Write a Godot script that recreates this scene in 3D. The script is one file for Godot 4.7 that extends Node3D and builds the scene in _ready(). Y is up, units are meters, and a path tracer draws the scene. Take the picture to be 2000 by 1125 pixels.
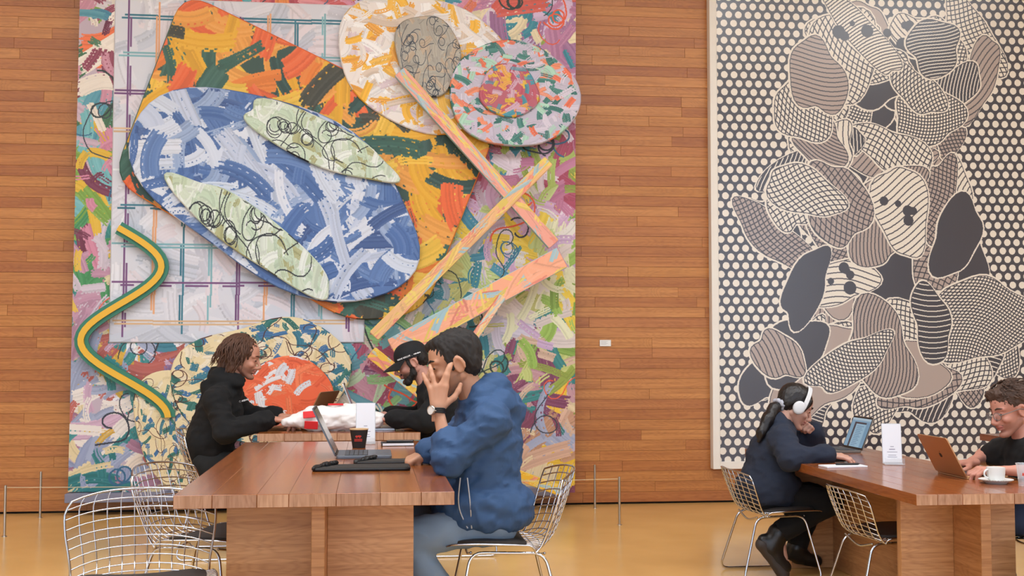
extends Node3D
# A museum cafe: two long wooden tables with people at laptops, wire chairs, a teak board wall with two large artworks.

const WALL_Z := -9.16
var rng := RandomNumberGenerator.new()
var taken := {}
var M := {}

# ------------------------------------------------------------------ mesh accumulator
class Acc:
	var v := PackedVector3Array()
	var n := PackedVector3Array()
	var uv := PackedVector2Array()
	var c := PackedColorArray()
	var i := PackedInt32Array()
	var colored := false
	func vert(p: Vector3, nn: Vector3, u := Vector2.ZERO, col := Color.WHITE) -> int:
		v.append(p); n.append(nn); uv.append(u); c.append(col)
		return v.size() - 1
	func tri(a: int, b: int, d: int) -> void:
		if (v[b] - v[a]).cross(v[d] - v[a]).dot(n[a] + n[b] + n[d]) > 0.0:
			i.append(a); i.append(d); i.append(b)
		else:
			i.append(a); i.append(b); i.append(d)
	func quad(a: int, b: int, d: int, e: int) -> void:
		tri(a, b, d); tri(a, d, e)
	func face(ps: Array, nn: Vector3, us: Array = []) -> void:
		var id := []
		for k in ps.size():
			id.append(vert(ps[k], nn, us[k] if us else Vector2.ZERO))
		for k in range(1, ps.size() - 1):
			tri(id[0], id[k], id[k + 1])
	func mesh() -> ArrayMesh:
		var a := []
		a.resize(Mesh.ARRAY_MAX)
		a[Mesh.ARRAY_VERTEX] = v
		a[Mesh.ARRAY_NORMAL] = n
		a[Mesh.ARRAY_TEX_UV] = uv
		if colored:
			a[Mesh.ARRAY_COLOR] = c
		a[Mesh.ARRAY_INDEX] = i
		var m := ArrayMesh.new()
		m.add_surface_from_arrays(Mesh.PRIMITIVE_TRIANGLES, a)
		return m

# chamfered box; grain = axis along which the wood grain (u) runs
func box(acc: Acc, ctr: Vector3, size: Vector3, bas := Basis.IDENTITY, bev := 0.0, grain := 0, off := Vector2.ZERO) -> void:
	var h := size * 0.5
	var b := minf(bev, minf(h.x, minf(h.y, h.z)) * 0.9)
	var ax := [Vector3(1, 0, 0), Vector3(0, 1, 0), Vector3(0, 0, 1)]
	for f in 3:
		var o1 := (f + 1) % 3
		var o2 := (f + 2) % 3
		for s in [-1.0, 1.0]:
			var ps := []
			var us := []
			for q in [[-1, -1], [1, -1], [1, 1], [-1, 1]]:
				var p: Vector3 = ax[f] * h[f] * s + ax[o1] * (h[o1] - b) * q[0] + ax[o2] * (h[o2] - b) * q[1]
				ps.append(ctr + bas * p)
				us.append(_boxuv(p, f, grain) + off)
			acc.face(ps, bas * (ax[f] * s), us)
	if b > 0.0:
		for f in 3:
			var o1 := (f + 1) % 3
			var o2 := (f + 2) % 3
			for s in [-1.0, 1.0]:
				for t in [-1.0, 1.0]:
					var ps := []
					var us := []
					for q in [[-1, 0], [1, 0], [1, 1], [-1, 1]]:
						var p: Vector3 = ax[f] * (h[f] - b) * q[0]
						p += ax[o1] * (h[o1] - (b if q[1] else 0.0)) * s + ax[o2] * (h[o2] - (0.0 if q[1] else b)) * t
						ps.append(ctr + bas * p)
						us.append(_boxuv(p, o1, grain) + off)
					acc.face(ps, bas * (ax[o1] * s + ax[o2] * t).normalized(), us)
		for sx in [-1.0, 1.0]:
			for sy in [-1.0, 1.0]:
				for sz in [-1.0, 1.0]:
					var sg := Vector3(sx, sy, sz)
					var ps := []
					for f in 3:
						var p := Vector3.ZERO
						for g in 3:
							p[g] = sg[g] * (h[g] - (0.0 if g == f else b))
						ps.append(ctr + bas * p)
					acc.face(ps, bas * sg.normalized(), [off, off, off])

func _boxuv(p: Vector3, f: int, grain: int) -> Vector2:
	if f == grain:
		return Vector2(p[(f + 1) % 3] * 0.25, p[(f + 2) % 3]) + Vector2(0.37, 0.11)
	return Vector2(p[grain], p[3 - f - grain] + f * 0.173)

func tube(acc: Acc, path: Array, r, sides := 6, closed := false, caps := true) -> void:
	var n := path.size()
	var ring := []
	var up := Vector3.ZERO
	for k in n:
		var t: Vector3
		if closed:
			t = (path[(k + 1) % n] - path[(k + n - 1) % n]).normalized()
		else:
			t = (path[mini(k + 1, n - 1)] - path[maxi(k - 1, 0)]).normalized()
		if k == 0:
			up = Vector3.UP if absf(t.y) < 0.9 else Vector3.RIGHT
		up = (up - t * up.dot(t)).normalized()
		var sd := t.cross(up)
		var rr: float = r[k] if r is Array else r
		var ids := []
		for j in sides:
			var a := TAU * j / sides
			var d := up * cos(a) + sd * sin(a)
			ids.append(acc.vert(path[k] + d * rr, d, Vector2(float(j) / sides, k * 0.1)))
		ring.append(ids)
		if caps and not closed and (k == 0 or k == n - 1):
			var nn := t * (-1.0 if k == 0 else 1.0)
			var c0 := acc.vert(path[k] + nn * rr * 0.5, nn)
			for j in sides:
				acc.tri(c0, ids[j], ids[(j + 1) % sides])
	for k in (n if closed else n - 1):
		var a: Array = ring[k]
		var b: Array = ring[(k + 1) % n]
		for j in sides:
			acc.quad(a[j], a[(j + 1) % sides], b[(j + 1) % sides], b[j])

func rounded(path: Array, r: float, segs := 4, closed := false) -> Array:
	var out := []
	var n := path.size()
	for k in n:
		if not closed and (k == 0 or k == n - 1):
			out.append(path[k]); continue
		var p: Vector3 = path[k]
		var a: Vector3 = path[(k + n - 1) % n]
		var b: Vector3 = path[(k + 1) % n]
		var ra := minf(r, p.distance_to(a) * 0.45)
		var rb := minf(r, p.distance_to(b) * 0.45)
		var pa := p + (a - p).normalized() * ra
		var pb := p + (b - p).normalized() * rb
		for s in segs + 1:
			var t := float(s) / segs
			out.append(pa.lerp(p, t).lerp(p.lerp(pb, t), t))
	return out

# surface of revolution around y; profile = [Vector2(radius, y)]
func lathe(acc: Acc, ctr: Vector3, prof: Array, seg := 28, squash := Vector2.ONE, bas := Basis.IDENTITY) -> void:
	var rows := []
	for k in prof.size():
		var a: Vector2 = prof[maxi(k - 1, 0)]
		var b: Vector2 = prof[mini(k + 1, prof.size() - 1)]
		var t := (b - a).normalized()
		var nr := Vector2(t.y, -t.x)
		var ids := []
		for j in seg + 1:
			var an := TAU * j / seg
			var d := Vector3(cos(an), 0, sin(an))
			var p := Vector3(d.x * prof[k].x * squash.x, prof[k].y, d.z * prof[k].x * squash.y)
			ids.append(acc.vert(ctr + bas * p, bas * (d * nr.x + Vector3.UP * nr.y).normalized(), Vector2(float(j) / seg, float(k) / prof.size())))
		rows.append(ids)
	for k in prof.size() - 1:
		for j in seg:
			acc.quad(rows[k][j], rows[k][j + 1], rows[k + 1][j + 1], rows[k + 1][j])

# outline in the xy plane extruded in z from z0 to z1 with a small chamfer
func slab(acc: Acc, poly: PackedVector2Array, z0: float, z1: float, xf := Transform3D.IDENTITY, bev := 0.0) -> void:
	var lo := poly[0]
	var hi := poly[0]
	for p in poly:
		lo = lo.min(p); hi = hi.max(p)
	var ins := poly
	if bev > 0.0:
		var q := Geometry2D.offset_polygon(poly, -bev)
		if q.size() == 1:
			ins = q[0]
	var idx := Geometry2D.triangulate_polygon(ins)
	for side in [0, 1]:
		var z: float = z1 if side else z0
		var pl: PackedVector2Array = ins if side else poly
		var ix := idx if side else Geometry2D.triangulate_polygon(poly)
		var nn: Vector3 = (xf.basis * Vector3(0, 0, 1 if side else -1)).normalized()
		var base := acc.v.size()
		for p in pl:
			acc.vert(xf * Vector3(p.x, p.y, z), nn, Vector2((p.x - lo.x) / (hi.x - lo.x), 1.0 - (p.y - lo.y) / (hi.y - lo.y)))
		for k in range(0, ix.size(), 3):
			acc.tri(base + ix[k], base + ix[k + 1], base + ix[k + 2])
	var sgn := 1.0 if Geometry2D.is_polygon_clockwise(poly) else -1.0
	for k in poly.size():
		var a := poly[k]
		var b := poly[(k + 1) % poly.size()]
		var d := (b - a).normalized()
		var nn := (xf.basis * Vector3(-d.y, d.x, 0) * sgn).normalized()
		var zz := z1 - bev
		var u := Vector2((a.x - lo.x) / (hi.x - lo.x), 1.0 - (a.y - lo.y) / (hi.y - lo.y))
		acc.face([xf * Vector3(a.x, a.y, z0), xf * Vector3(b.x, b.y, z0), xf * Vector3(b.x, b.y, zz), xf * Vector3(a.x, a.y, zz)], nn, [u, u, u, u])
		if bev > 0.0 and ins.size() == poly.size():
			pass
	if bev > 0.0 and ins.size() != poly.size() or bev > 0.0:
		# chamfer ring: join each outline point to the nearest inset point
		for k in poly.size():
			var a := poly[k]
			var b := poly[(k + 1) % poly.size()]
			var na := _near(ins, a)
			var nb := _near(ins, b)
			var d := (b - a).normalized()
			var nn := (xf.basis * (Vector3(-d.y, d.x, 0) * sgn + Vector3(0, 0, 1))).normalized()
			var u := Vector2((a.x - lo.x) / (hi.x - lo.x), 1.0 - (a.y - lo.y) / (hi.y - lo.y))
			acc.face([xf * Vector3(a.x, a.y, z1 - bev), xf * Vector3(b.x, b.y, z1 - bev), xf * Vector3(nb.x, nb.y, z1), xf * Vector3(na.x, na.y, z1)], nn, [u, u, u, u])

func _near(pl: PackedVector2Array, p: Vector2) -> Vector2:
	var best := pl[0]
	for q in pl:
		if q.distance_squared_to(p) < best.distance_squared_to(p):
			best = q
	return best

func round_rect(w: float, h: float, r: float, seg := 5) -> PackedVector2Array:
	var out := PackedVector2Array()
	for q in [[1, 1, 0], [-1, 1, 1], [-1, -1, 2], [1, -1, 3]]:
		for s in seg + 1:
			var a: float = PI * 0.5 * (q[2] + float(s) / seg)
			out.append(Vector2(q[0] * (w * 0.5 - r) + cos(a) * r, q[1] * (h * 0.5 - r) + sin(a) * r))
	return out

# ------------------------------------------------------------------ scalar field -> surface nets
class Net:
	var o: Vector3
	var cs: float
	var nx: int
	var ny: int
	var nz: int
	var k: float
	var f := PackedFloat32Array()
	func _init(lo: Vector3, hi: Vector3, cell: float, sharp: float) -> void:
		o = lo; cs = cell; k = sharp
		nx = int((hi.x - lo.x) / cell) + 2
		ny = int((hi.y - lo.y) / cell) + 2
		nz = int((hi.z - lo.z) / cell) + 2
		f.resize(nx * ny * nz)
	# tapered capsule; sq < 1 flattens it along ax
	func cap(a: Vector3, b: Vector3, ra: float, rb: float, ax := Vector3.ZERO, sq := 1.0) -> void:
		var mr := maxf(ra, rb) + 4.5 / k
		var lo := (a.min(b) - Vector3.ONE * mr - o) / cs
		var hi := (a.max(b) + Vector3.ONE * mr - o) / cs
		var x0 := maxi(0, int(lo.x)); var x1 := mini(nx - 1, int(hi.x) + 1)
		var y0 := maxi(0, int(lo.y)); var y1 := mini(ny - 1, int(hi.y) + 1)
		var z0 := maxi(0, int(lo.z)); var z1 := mini(nz - 1, int(hi.z) + 1)
		var ba := b - a
		var flat := sq != 1.0
		var g := 1.0 / sq - 1.0
		if flat:
			ba += ax * (ba.dot(ax) * g)
		var l2 := maxf(ba.length_squared(), 1e-9)
		var dr := rb - ra
		for z in range(z0, z1 + 1):
			for y in range(y0, y1 + 1):
				var base := (z * ny + y) * nx
				for x in range(x0, x1 + 1):
					var p := o + Vector3(x, y, z) * cs - a
					if flat:
						p += ax * (p.dot(ax) * g)
					var h := clampf(p.dot(ba) / l2, 0.0, 1.0)
					var d := (p - ba * h).length() - ra - dr * h
					if flat:
						d *= sq if sq < 1.0 else 1.0
					if d < 4.5 / k:
						f[base + x] += exp(-k * maxf(d, -0.04))
	func ell(c: Vector3, r: Vector3, bas := Basis.IDENTITY) -> void:
		var mr := maxf(r.x, maxf(r.y, r.z)) + 4.5 / k
		var lo := (c - Vector3.ONE * mr - o) / cs
		var hi := (c + Vector3.ONE * mr - o) / cs
		var inv := bas.inverse()
		var mn := minf(r.x, minf(r.y, r.z))
		for z in range(maxi(0, int(lo.z)), mini(nz - 1, int(hi.z) + 1) + 1):
			for y in range(maxi(0, int(lo.y)), mini(ny - 1, int(hi.y) + 1) + 1):
				var base := (z * ny + y) * nx
				for x in range(maxi(0, int(lo.x)), mini(nx - 1, int(hi.x) + 1) + 1):
					var p := inv * (o + Vector3(x, y, z) * cs - c)
					var q := p / r
					var l := q.length()
					var g := (q / r).length()
					var d := (l - 1.0) * mn if g < 1e-6 else l * (l - 1.0) / g
					if d < 4.5 / k:
						f[base + x] += exp(-k * maxf(d, -0.04))
	# returns [verts, normals, indices]; amp/noise displace the surface
	func build(amp := 0.0, noise: FastNoiseLite = null, ns := Vector3.ONE) -> Array:
		var vs := PackedVector3Array()
		var ix := PackedInt32Array()
		var cell := {}
		var sx := 1
		var sy := nx
		var sz := nx * ny
		var st := [sx, sy, sz]
		for z in range(1, nz - 1):
			for y in range(1, ny - 1):
				var i := (z * ny + y) * nx + 1
				for x in range(1, nx - 1):
					var a := f[i] > 1.0
					if a != (f[i + 1] > 1.0):
						_edge(i, sy, sz, a, cell, vs, ix)
					if a != (f[i + sy] > 1.0):
						_edge(i, sz, sx, a, cell, vs, ix)
					if a != (f[i + sz] > 1.0):
						_edge(i, sx, sy, a, cell, vs, ix)
					i += 1
		var ns2 := normals(vs, ix)
		if amp > 0.0 and noise:
			for q in vs.size():
				var w := noise.get_noise_3dv(vs[q] * ns)
				vs[q] += ns2[q] * amp * w
			ns2 = normals(vs, ix)
		return [vs, ns2, ix]
	static func normals(vs: PackedVector3Array, ix: PackedInt32Array) -> PackedVector3Array:
		var out := PackedVector3Array()
		out.resize(vs.size())
		for t in range(0, ix.size(), 3):
			var a := ix[t]; var b := ix[t + 1]; var c := ix[t + 2]
			var n := (vs[c] - vs[a]).cross(vs[b] - vs[a])
			out[a] += n; out[b] += n; out[c] += n
		for q in out.size():
			out[q] = out[q].normalized()
		return out
	func _edge(i: int, s1: int, s2: int, inside: bool, cell: Dictionary, vs: PackedVector3Array, ix: PackedInt32Array) -> void:
		var c0 := _cell(i - s1 - s2, cell, vs)
		var c1 := _cell(i - s2, cell, vs)
		var c2 := _cell(i, cell, vs)
		var c3 := _cell(i - s1, cell, vs)
		if inside:
			ix.append_array([c0, c2, c1, c0, c3, c2])
		else:
			ix.append_array([c0, c1, c2, c0, c2, c3])
	func _cell(i: int, cell: Dictionary, vs: PackedVector3Array) -> int:
		if cell.has(i):
			return cell[i]
		var sy := nx
		var sz := nx * ny
		var x := i % nx
		var y := (i / nx) % ny
		var z := i / sz
		var val := PackedFloat32Array()
		val.resize(8)
		for q in 8:
			var w := f[i + (q & 1) + ((q >> 1) & 1) * sy + (q >> 2) * sz]
			val[q] = -log(maxf(w, 1e-3)) / k
		var sum := Vector3.ZERO
		var cnt := 0
		for q in 8:
			for b in [1, 2, 4]:
				if q & b == 0:
					var va := val[q]
					var vb := val[q | b]
					if (va < 0.0) != (vb < 0.0):
						var t := va / (va - vb)
						sum += Vector3(float(q & 1) + (t if b == 1 else 0.0), float((q >> 1) & 1) + (t if b == 2 else 0.0), float(q >> 2) + (t if b == 4 else 0.0))
						cnt += 1
		vs.append(o + (Vector3(x, y, z) + sum / maxf(cnt, 1)) * cs)
		cell[i] = vs.size() - 1
		return vs.size() - 1

func net_to(acc: Acc, r: Array, xf := Transform3D.IDENTITY, tint := {}) -> void:
	var base := acc.v.size()
	var vs: PackedVector3Array = r[0]
	var nn: PackedVector3Array = r[1]
	var bn := xf.basis.inverse().transposed()
	for q in vs.size():
		acc.vert(xf * vs[q], (bn * nn[q]).normalized(), Vector2.ZERO, skin_at(vs[q], tint) if tint else Color.WHITE)
	var ix: PackedInt32Array = r[2]
	var flip := xf.basis.determinant() < 0.0
	for t in range(0, ix.size(), 3):
		acc.i.append(base + ix[t])
		acc.i.append(base + ix[t + (2 if flip else 1)])
		acc.i.append(base + ix[t + (1 if flip else 2)])

# complexion at a point of the canonical head (lips, shaved or bearded cheeks)
func skin_at(p: Vector3, S: Dictionary) -> Color:
	var skin: Color = S.skin
	if not S.has("lip"):
		return skin
	if absf(p.z) < 0.024 and absf(p.y + 0.0595) < 0.0125 and p.x > 0.078:
		return S.lip
	var amt: float = S.amt
	if amt > 0.0 and p.y < -0.035 and p.x > -0.01 and not (absf(p.z) < 0.028 and p.y > -0.044 and p.x > 0.06):
		return skin.lerp(S.stub, amt * smoothstep(-0.035, -0.055, p.y - maxf(0.0, 0.03 - p.x) * 0.6))
	return skin

# ------------------------------------------------------------------ scene helpers
func numbered(called: String) -> String:
	var n: int = taken.get(called, -1) + 1
	taken[called] = n
	return called if n == 0 else "%s_%03d" % [called, n]

func thing(called: String, label: String, category: String, at := Vector3.ZERO, turn := 0.0, group := "") -> Node3D:
	var o := Node3D.new()
	o.name = numbered(called)
	add_child(o)
	o.position = at
	o.rotation.y = turn
	o.set_meta("label", label)
	o.set_meta("category", category)
	if group:
		o.set_meta("group", group)
	return o

func part(called: String, mesh: Mesh, mat: Material, parent: Node, label := "") -> MeshInstance3D:
	var o := MeshInstance3D.new()
	o.name = called
	o.mesh = mesh
	o.material_override = mat
	o.cast_shadow = GeometryInstance3D.SHADOW_CASTING_SETTING_ON
	parent.add_child(o, true)
	if label:
		o.set_meta("label", label)
	return o

func struct(called: String, mesh: Mesh, mat: Material, parent: Node = self) -> MeshInstance3D:
	var o := part(called, mesh, mat, parent)
	if parent == self:
		o.set_meta("kind", "structure")
	return o

func boxm(ctr: Vector3, size: Vector3, bev := 0.0, grain := 0, off := Vector2.ZERO, bas := Basis.IDENTITY) -> ArrayMesh:
	var a := Acc.new()
	box(a, ctr, size, bas, bev, grain, off)
	return a.mesh()

func mat(col: Color, rough := 0.6, metal := 0.0) -> StandardMaterial3D:
	var m := StandardMaterial3D.new()
	m.albedo_color = col
	m.roughness = rough
	m.metallic = metal
	return m

func rgb(r: float, g: float, b: float) -> Color:
	return Color(r / 255.0, g / 255.0, b / 255.0)

# ------------------------------------------------------------------ the scene
func _ready() -> void:
	rng.seed = 4711
	# camera
	var cam := Camera3D.new()
	cam.fov = 27.60
	cam.near = 0.05
	cam.far = 200.0
	add_child(cam)
	var yaw := deg_to_rad(6.85)
	var pit := deg_to_rad(2.937)
	var fw := Vector3(sin(yaw) * cos(pit), sin(pit), -cos(yaw) * cos(pit))
	cam.look_at_from_position(Vector3(0, 1.23, 0), Vector3(0, 1.23, 0) + fw, Vector3.UP)
	cam.current = true
	# sky and exposure
	var we := WorldEnvironment.new()
	var env := Environment.new()
	env.background_mode = Environment.BG_SKY
	var sky := Sky.new()
	var psm := ProceduralSkyMaterial.new()
	psm.sky_top_color = rgb(168, 194, 230)
	psm.sky_horizon_color = rgb(218, 229, 243)
	psm.ground_horizon_color = rgb(190, 188, 184)
	psm.ground_bottom_color = rgb(120, 116, 110)
	psm.energy_multiplier = 5.0
	sky.sky_material = psm
	env.sky = sky
	env.tonemap_mode = Environment.TONE_MAPPER_LINEAR
	env.tonemap_exposure = 1.05
	env.sdfgi_enabled = true
	env.ssao_enabled = true
	env.ssil_enabled = true
	we.environment = env
	add_child(we)
	make_materials()
	print("materials ", Time.get_ticks_msec())
	room()
	print("room ", Time.get_ticks_msec())
	artworks()
	print("art ", Time.get_ticks_msec())
	tables()
	chairs()
	print("chairs ", Time.get_ticks_msec())
	stanchions()
	people()
	print("people ", Time.get_ticks_msec())
	tabletop_things()
	print("done ", Time.get_ticks_msec())

func make_materials() -> void:
	M.grain = grain_texture()
	var fine := FastNoiseLite.new()
	fine.seed = 9; fine.frequency = 0.09; fine.fractal_octaves = 3
	var cloth_n := NoiseTexture2D.new()
	cloth_n.width = 256; cloth_n.height = 256; cloth_n.seamless = true; cloth_n.as_normal_map = true; cloth_n.bump_strength = 3.0; cloth_n.noise = fine
	M.cloth_n = cloth_n
	M.chrome = mat(rgb(205, 205, 208), 0.16, 1.0)
	M.steel = mat(rgb(190, 184, 174), 0.28, 1.0)
	M.pad = mat(rgb(46, 40, 36), 0.55)
	M.black = mat(rgb(18, 18, 19), 0.5)
	M.alu = mat(rgb(196, 196, 198), 0.35, 0.9)
	M.grey = mat(rgb(72, 76, 82), 0.45)
	M.white = mat(rgb(224, 222, 217), 0.35)
	M.paper = mat(rgb(226, 226, 230), 0.7)
	M.glass = mat(Color(0.97, 0.98, 0.98, 0.12), 0.03)
	M.glass.transparency = BaseMaterial3D.TRANSPARENCY_ALPHA
	M.pane = mat(Color(0.96, 0.98, 1.0, 0.05), 0.02)
	M.pane.transparency = BaseMaterial3D.TRANSPARENCY_ALPHA
	M.plaster = mat(rgb(232, 228, 220), 0.85)
	M.dark = mat(rgb(22, 14, 9), 0.9)
	M.floor = mat(rgb(221, 176, 108), 0.2)
	var fn := FastNoiseLite.new()
	fn.seed = 3; fn.frequency = 0.006; fn.fractal_octaves = 4
	var g := Gradient.new()
	g.set_color(0, Color(0.93, 0.92, 0.90)); g.set_color(1, Color(1, 1, 1))
	var ft := NoiseTexture2D.new()
	ft.width = 512; ft.height = 512; ft.seamless = true; ft.noise = fn; ft.color_ramp = g
	M.floor.albedo_texture = ft
	M.floor.uv1_triplanar = true; M.floor.uv1_world_triplanar = true; M.floor.uv1_scale = Vector3.ONE * 0.4
	M.wood = []
	for t in [[192, 128, 65], [186, 121, 60], [198, 134, 70], [178, 112, 54], [189, 123, 61], [183, 117, 60], [195, 131, 64], [172, 106, 52]]:
		M.wood.append(wood(rgb(t[0], t[1], t[2]), 0.42))
	M.endgrain = []
	for t in [[190, 148, 118], [180, 138, 110], [198, 156, 124]]:
		M.endgrain.append(wood(rgb(t[0], t[1], t[2]), 0.5))
	M.table = []
	for t in [[156, 93, 46], [150, 86, 41], [162, 99, 51], [154, 88, 46], [144, 80, 43], [160, 94, 44]]:
		M.table.append(wood(rgb(t[0], t[1], t[2]), 0.17))
	M.base = []
	for t in [[200, 148, 98], [192, 140, 92], [206, 154, 106], [186, 134, 90]]:
		M.base.append(wood(rgb(t[0], t[1], t[2]), 0.38))

func wood(col: Color, rough: float) -> StandardMaterial3D:
	var m := mat(col, rough)
	m.albedo_texture = M.grain
	m.uv1_scale = Vector3(0.55, 2.2, 1)
	return m

func cloth(col: Color, rough := 0.9, scale := 14.0, strength := 0.5) -> StandardMaterial3D:
	var m := mat(col, rough)
	m.normal_enabled = true
	m.normal_texture = M.cloth_n
	m.normal_scale = strength
	m.uv1_triplanar = true
	m.uv1_scale = Vector3.ONE * scale
	return m

func grain_texture() -> ImageTexture:
	var w := 1024
	var h := 512
	var n1 := FastNoiseLite.new()
	n1.seed = 21; n1.frequency = 0.03; n1.fractal_octaves = 4
	var n2 := FastNoiseLite.new()
	n2.seed = 5; n2.frequency = 0.011; n2.fractal_octaves = 2
	var n3 := FastNoiseLite.new()
	n3.seed = 77; n3.frequency = 0.16; n3.fractal_octaves = 2
	var a := n1.get_seamless_image(48, h); a.resize(w, h, Image.INTERPOLATE_CUBIC)
	var b := n2.get_seamless_image(256, 256); b.resize(w, h, Image.INTERPOLATE_CUBIC)
	var c := n3.get_seamless_image(96, h); c.resize(w, h, Image.INTERPOLATE_CUBIC)
	var da := a.get_data(); var db := b.get_data(); var dc := c.get_data()
	var out := PackedByteArray()
	out.resize(w * h * 3)
	for i in w * h:
		var s := da[i] / 255.0
		var q := db[i] / 255.0
		var ring := 0.5 + 0.5 * sin((q * 7.0 + s * 1.2) * TAU)
		var pore := clampf((dc[i] / 255.0 - 0.62) * 3.0, 0.0, 1.0)
		var t := 1.03 - 0.16 * s - 0.05 * ring * ring - 0.10 * pore
		out[i * 3] = int(clampf(t, 0, 1) * 255)
		out[i * 3 + 1] = int(clampf(pow(t, 1.35), 0, 1) * 255)
		out[i * 3 + 2] = int(clampf(pow(t, 1.75), 0, 1) * 255)
	return ImageTexture.create_from_image(Image.create_from_data(w, h, false, Image.FORMAT_RGB8, out))

# ------------------------------------------------------------------ room
func room() -> void:
	var X0 := -8.0
	var X1 := 10.0
	var Z1 := 5.0
	var HT := 5.6
	struct("floor", boxm(Vector3((X0 + X1) / 2, -0.1, (WALL_Z + Z1) / 2), Vector3(X1 - X0 + 0.6, 0.2, Z1 - WALL_Z + 0.6)), M.floor)
	struct("wall_left", boxm(Vector3(X0 - 0.1, HT / 2, (WALL_Z + Z1) / 2), Vector3(0.2, HT, Z1 - WALL_Z)), M.plaster)
	struct("wall_right", boxm(Vector3(X1 + 0.1, HT / 2, (WALL_Z + Z1) / 2), Vector3(0.2, HT, Z1 - WALL_Z)), M.plaster)
	struct("ceiling", boxm(Vector3((X0 + X1) / 2, HT + 0.1, (WALL_Z + Z1) / 2), Vector3(X1 - X0 + 0.6, 0.2, Z1 - WALL_Z + 0.6)), M.plaster)
	# glazed wall behind the photographer: piers, sill, head and five tall windows
	var wf := struct("wall_front", boxm(Vector3((X0 + X1) / 2, 0.1, Z1 + 0.1), Vector3(X1 - X0, 0.2, 0.2)), M.plaster)
	struct("window_head", boxm(Vector3((X0 + X1) / 2, HT - 0.2, Z1 + 0.1), Vector3(X1 - X0, 0.4, 0.2)), M.plaster, wf)
	for k in 6:
		struct("pier", boxm(Vector3(lerpf(X0 + 0.2, X1 - 0.2, k / 5.0), HT / 2 - 0.1, Z1 + 0.1), Vector3(0.4, HT - 0.6, 0.2)), M.plaster, wf)
	for k in 5:
		var a := lerpf(X0 + 0.2, X1 - 0.2, k / 5.0) + 0.2
		var b := lerpf(X0 + 0.2, X1 - 0.2, (k + 1) / 5.0) - 0.2
		var wi := struct("window_%d" % (k + 1), boxm(Vector3((a + b) / 2, 2.7, Z1 + 0.1), Vector3(b - a, 5.0, 0.012)), M.pane)
		for q in 4:
			part("mullion", boxm(Vector3(lerpf(a + 0.03, b - 0.03, q / 3.0), 2.7, Z1 + 0.1), Vector3(0.06, 5.0, 0.1)), M.grey, wi)
		for q in [0.23, 2.7, 5.17]:
			part("transom", boxm(Vector3((a + b) / 2, q, Z1 + 0.1), Vector3(b - a, 0.06, 0.09)), M.grey, wi)
	# luminous ceiling panels
	var glow := mat(Color(1, 1, 1), 0.6)
	glow.emission_enabled = true
	glow.emission = Color(0.94, 0.97, 1.0)
	glow.emission_energy_multiplier = 4.5
	for k in 5:
		var c := Vector3(-5.0 + k * 2.9, HT - 0.03, -3.6)
		var t := thing("ceiling_light", "rectangular luminous ceiling panel above the cafe tables", "ceiling light", c, 0, "luminous ceiling panels")
		var fr := Acc.new()
		for s in [-1, 1]:
			box(fr, Vector3(s * 1.12, 0, 0), Vector3(0.06, 0.06, 3.06))
			box(fr, Vector3(0, 0, s * 1.5), Vector3(2.3, 0.06, 0.06))
		part("frame", fr.mesh(), M.alu, t)
		part("diffuser", boxm(Vector3(0, 0.005, 0), Vector3(2.18, 0.03, 2.94)), glow, t)
		var l := AreaLight3D.new()
		l.area_size = Vector2(2.1, 2.9)
		l.light_energy = 0.85
		l.light_color = Color(0.94, 0.97, 1.0)
		l.shadow_enabled = true
		l.area_normalize_energy = false
		l.name = "panel_light"
		t.add_child(l, true)
		l.position = Vector3(0, -0.04, 0)
		l.rotation_degrees.x = -90
	# teak board wall
	var wb := struct("wall_back", boxm(Vector3((X0 + X1) / 2, HT / 2, WALL_Z - 0.15), Vector3(X1 - X0, HT, 0.26)), M.dark)
	var pitch := 0.081
	var rest := []
	for q in 8:
		rest.append(Acc.new())
	var y := 0.016
	var row := 0
	while y < HT - 0.01:
		var x := X0 - rng.randf() * 1.0
		var hgt := minf(pitch, HT - y)
		while x < X1:
			var ln := rng.randf_range(0.45, 1.7)
			var xa := maxf(x, X0)
			var xb := minf(x + ln, X1)
			x += ln
			if xb - xa < 0.02:
				continue
			var tone := rng.randi() % 8
			var dz := rng.randf_range(-0.0012, 0.0012)
			var off := Vector2(rng.randf(), rng.randf()) * 3.0
			var ctr := Vector3((xa + xb) / 2, y + hgt / 2, WALL_Z - 0.01 + dz)
			var sz := Vector3(xb - xa - 0.0012, hgt - 0.0014, 0.02)
			var seen := y < 4.15 and ((xa < -2.18 and xb > -3.05) or (xb > 1.56 and xa < 2.72) or (y < 0.13 and xb > -3.05 and xa < 5.2) or (y < 0.28 and xa < 5.2 and xb > 1.56))
			if seen:
				part("board", boxm(ctr, sz, 0.0007, 0, off), M.wood[tone], wb)
			else:
				box(rest[tone], ctr, sz, Basis.IDENTITY, 0.0, 0, off)
		y += pitch
		row += 1
	for q in 8:
		var o := part("board_field", rest[q].mesh(), M.wood[q], wb)
		o.set_meta("kind", "stuff")
	# caption label on the wall
	var tg := thing("wall_label", "small white caption card mounted on the teak wall between the artworks", "label", Vector3(1.845, 1.27, WALL_Z + 0.001))
	part("card", boxm(Vector3(0, 0, 0.005), Vector3(0.09, 0.05, 0.008), 0.001), M.white, tg)
	var ink := Acc.new()
	for q in 4:
		box(ink, Vector3(-0.008 - (q % 2) * 0.006, 0.014 - q * 0.008, 0.0092), Vector3(0.055 - (q % 2) * 0.012, 0.0018, 0.0004))
	part("print", ink.mesh(), mat(rgb(150, 150, 150), 0.8), tg)

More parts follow.
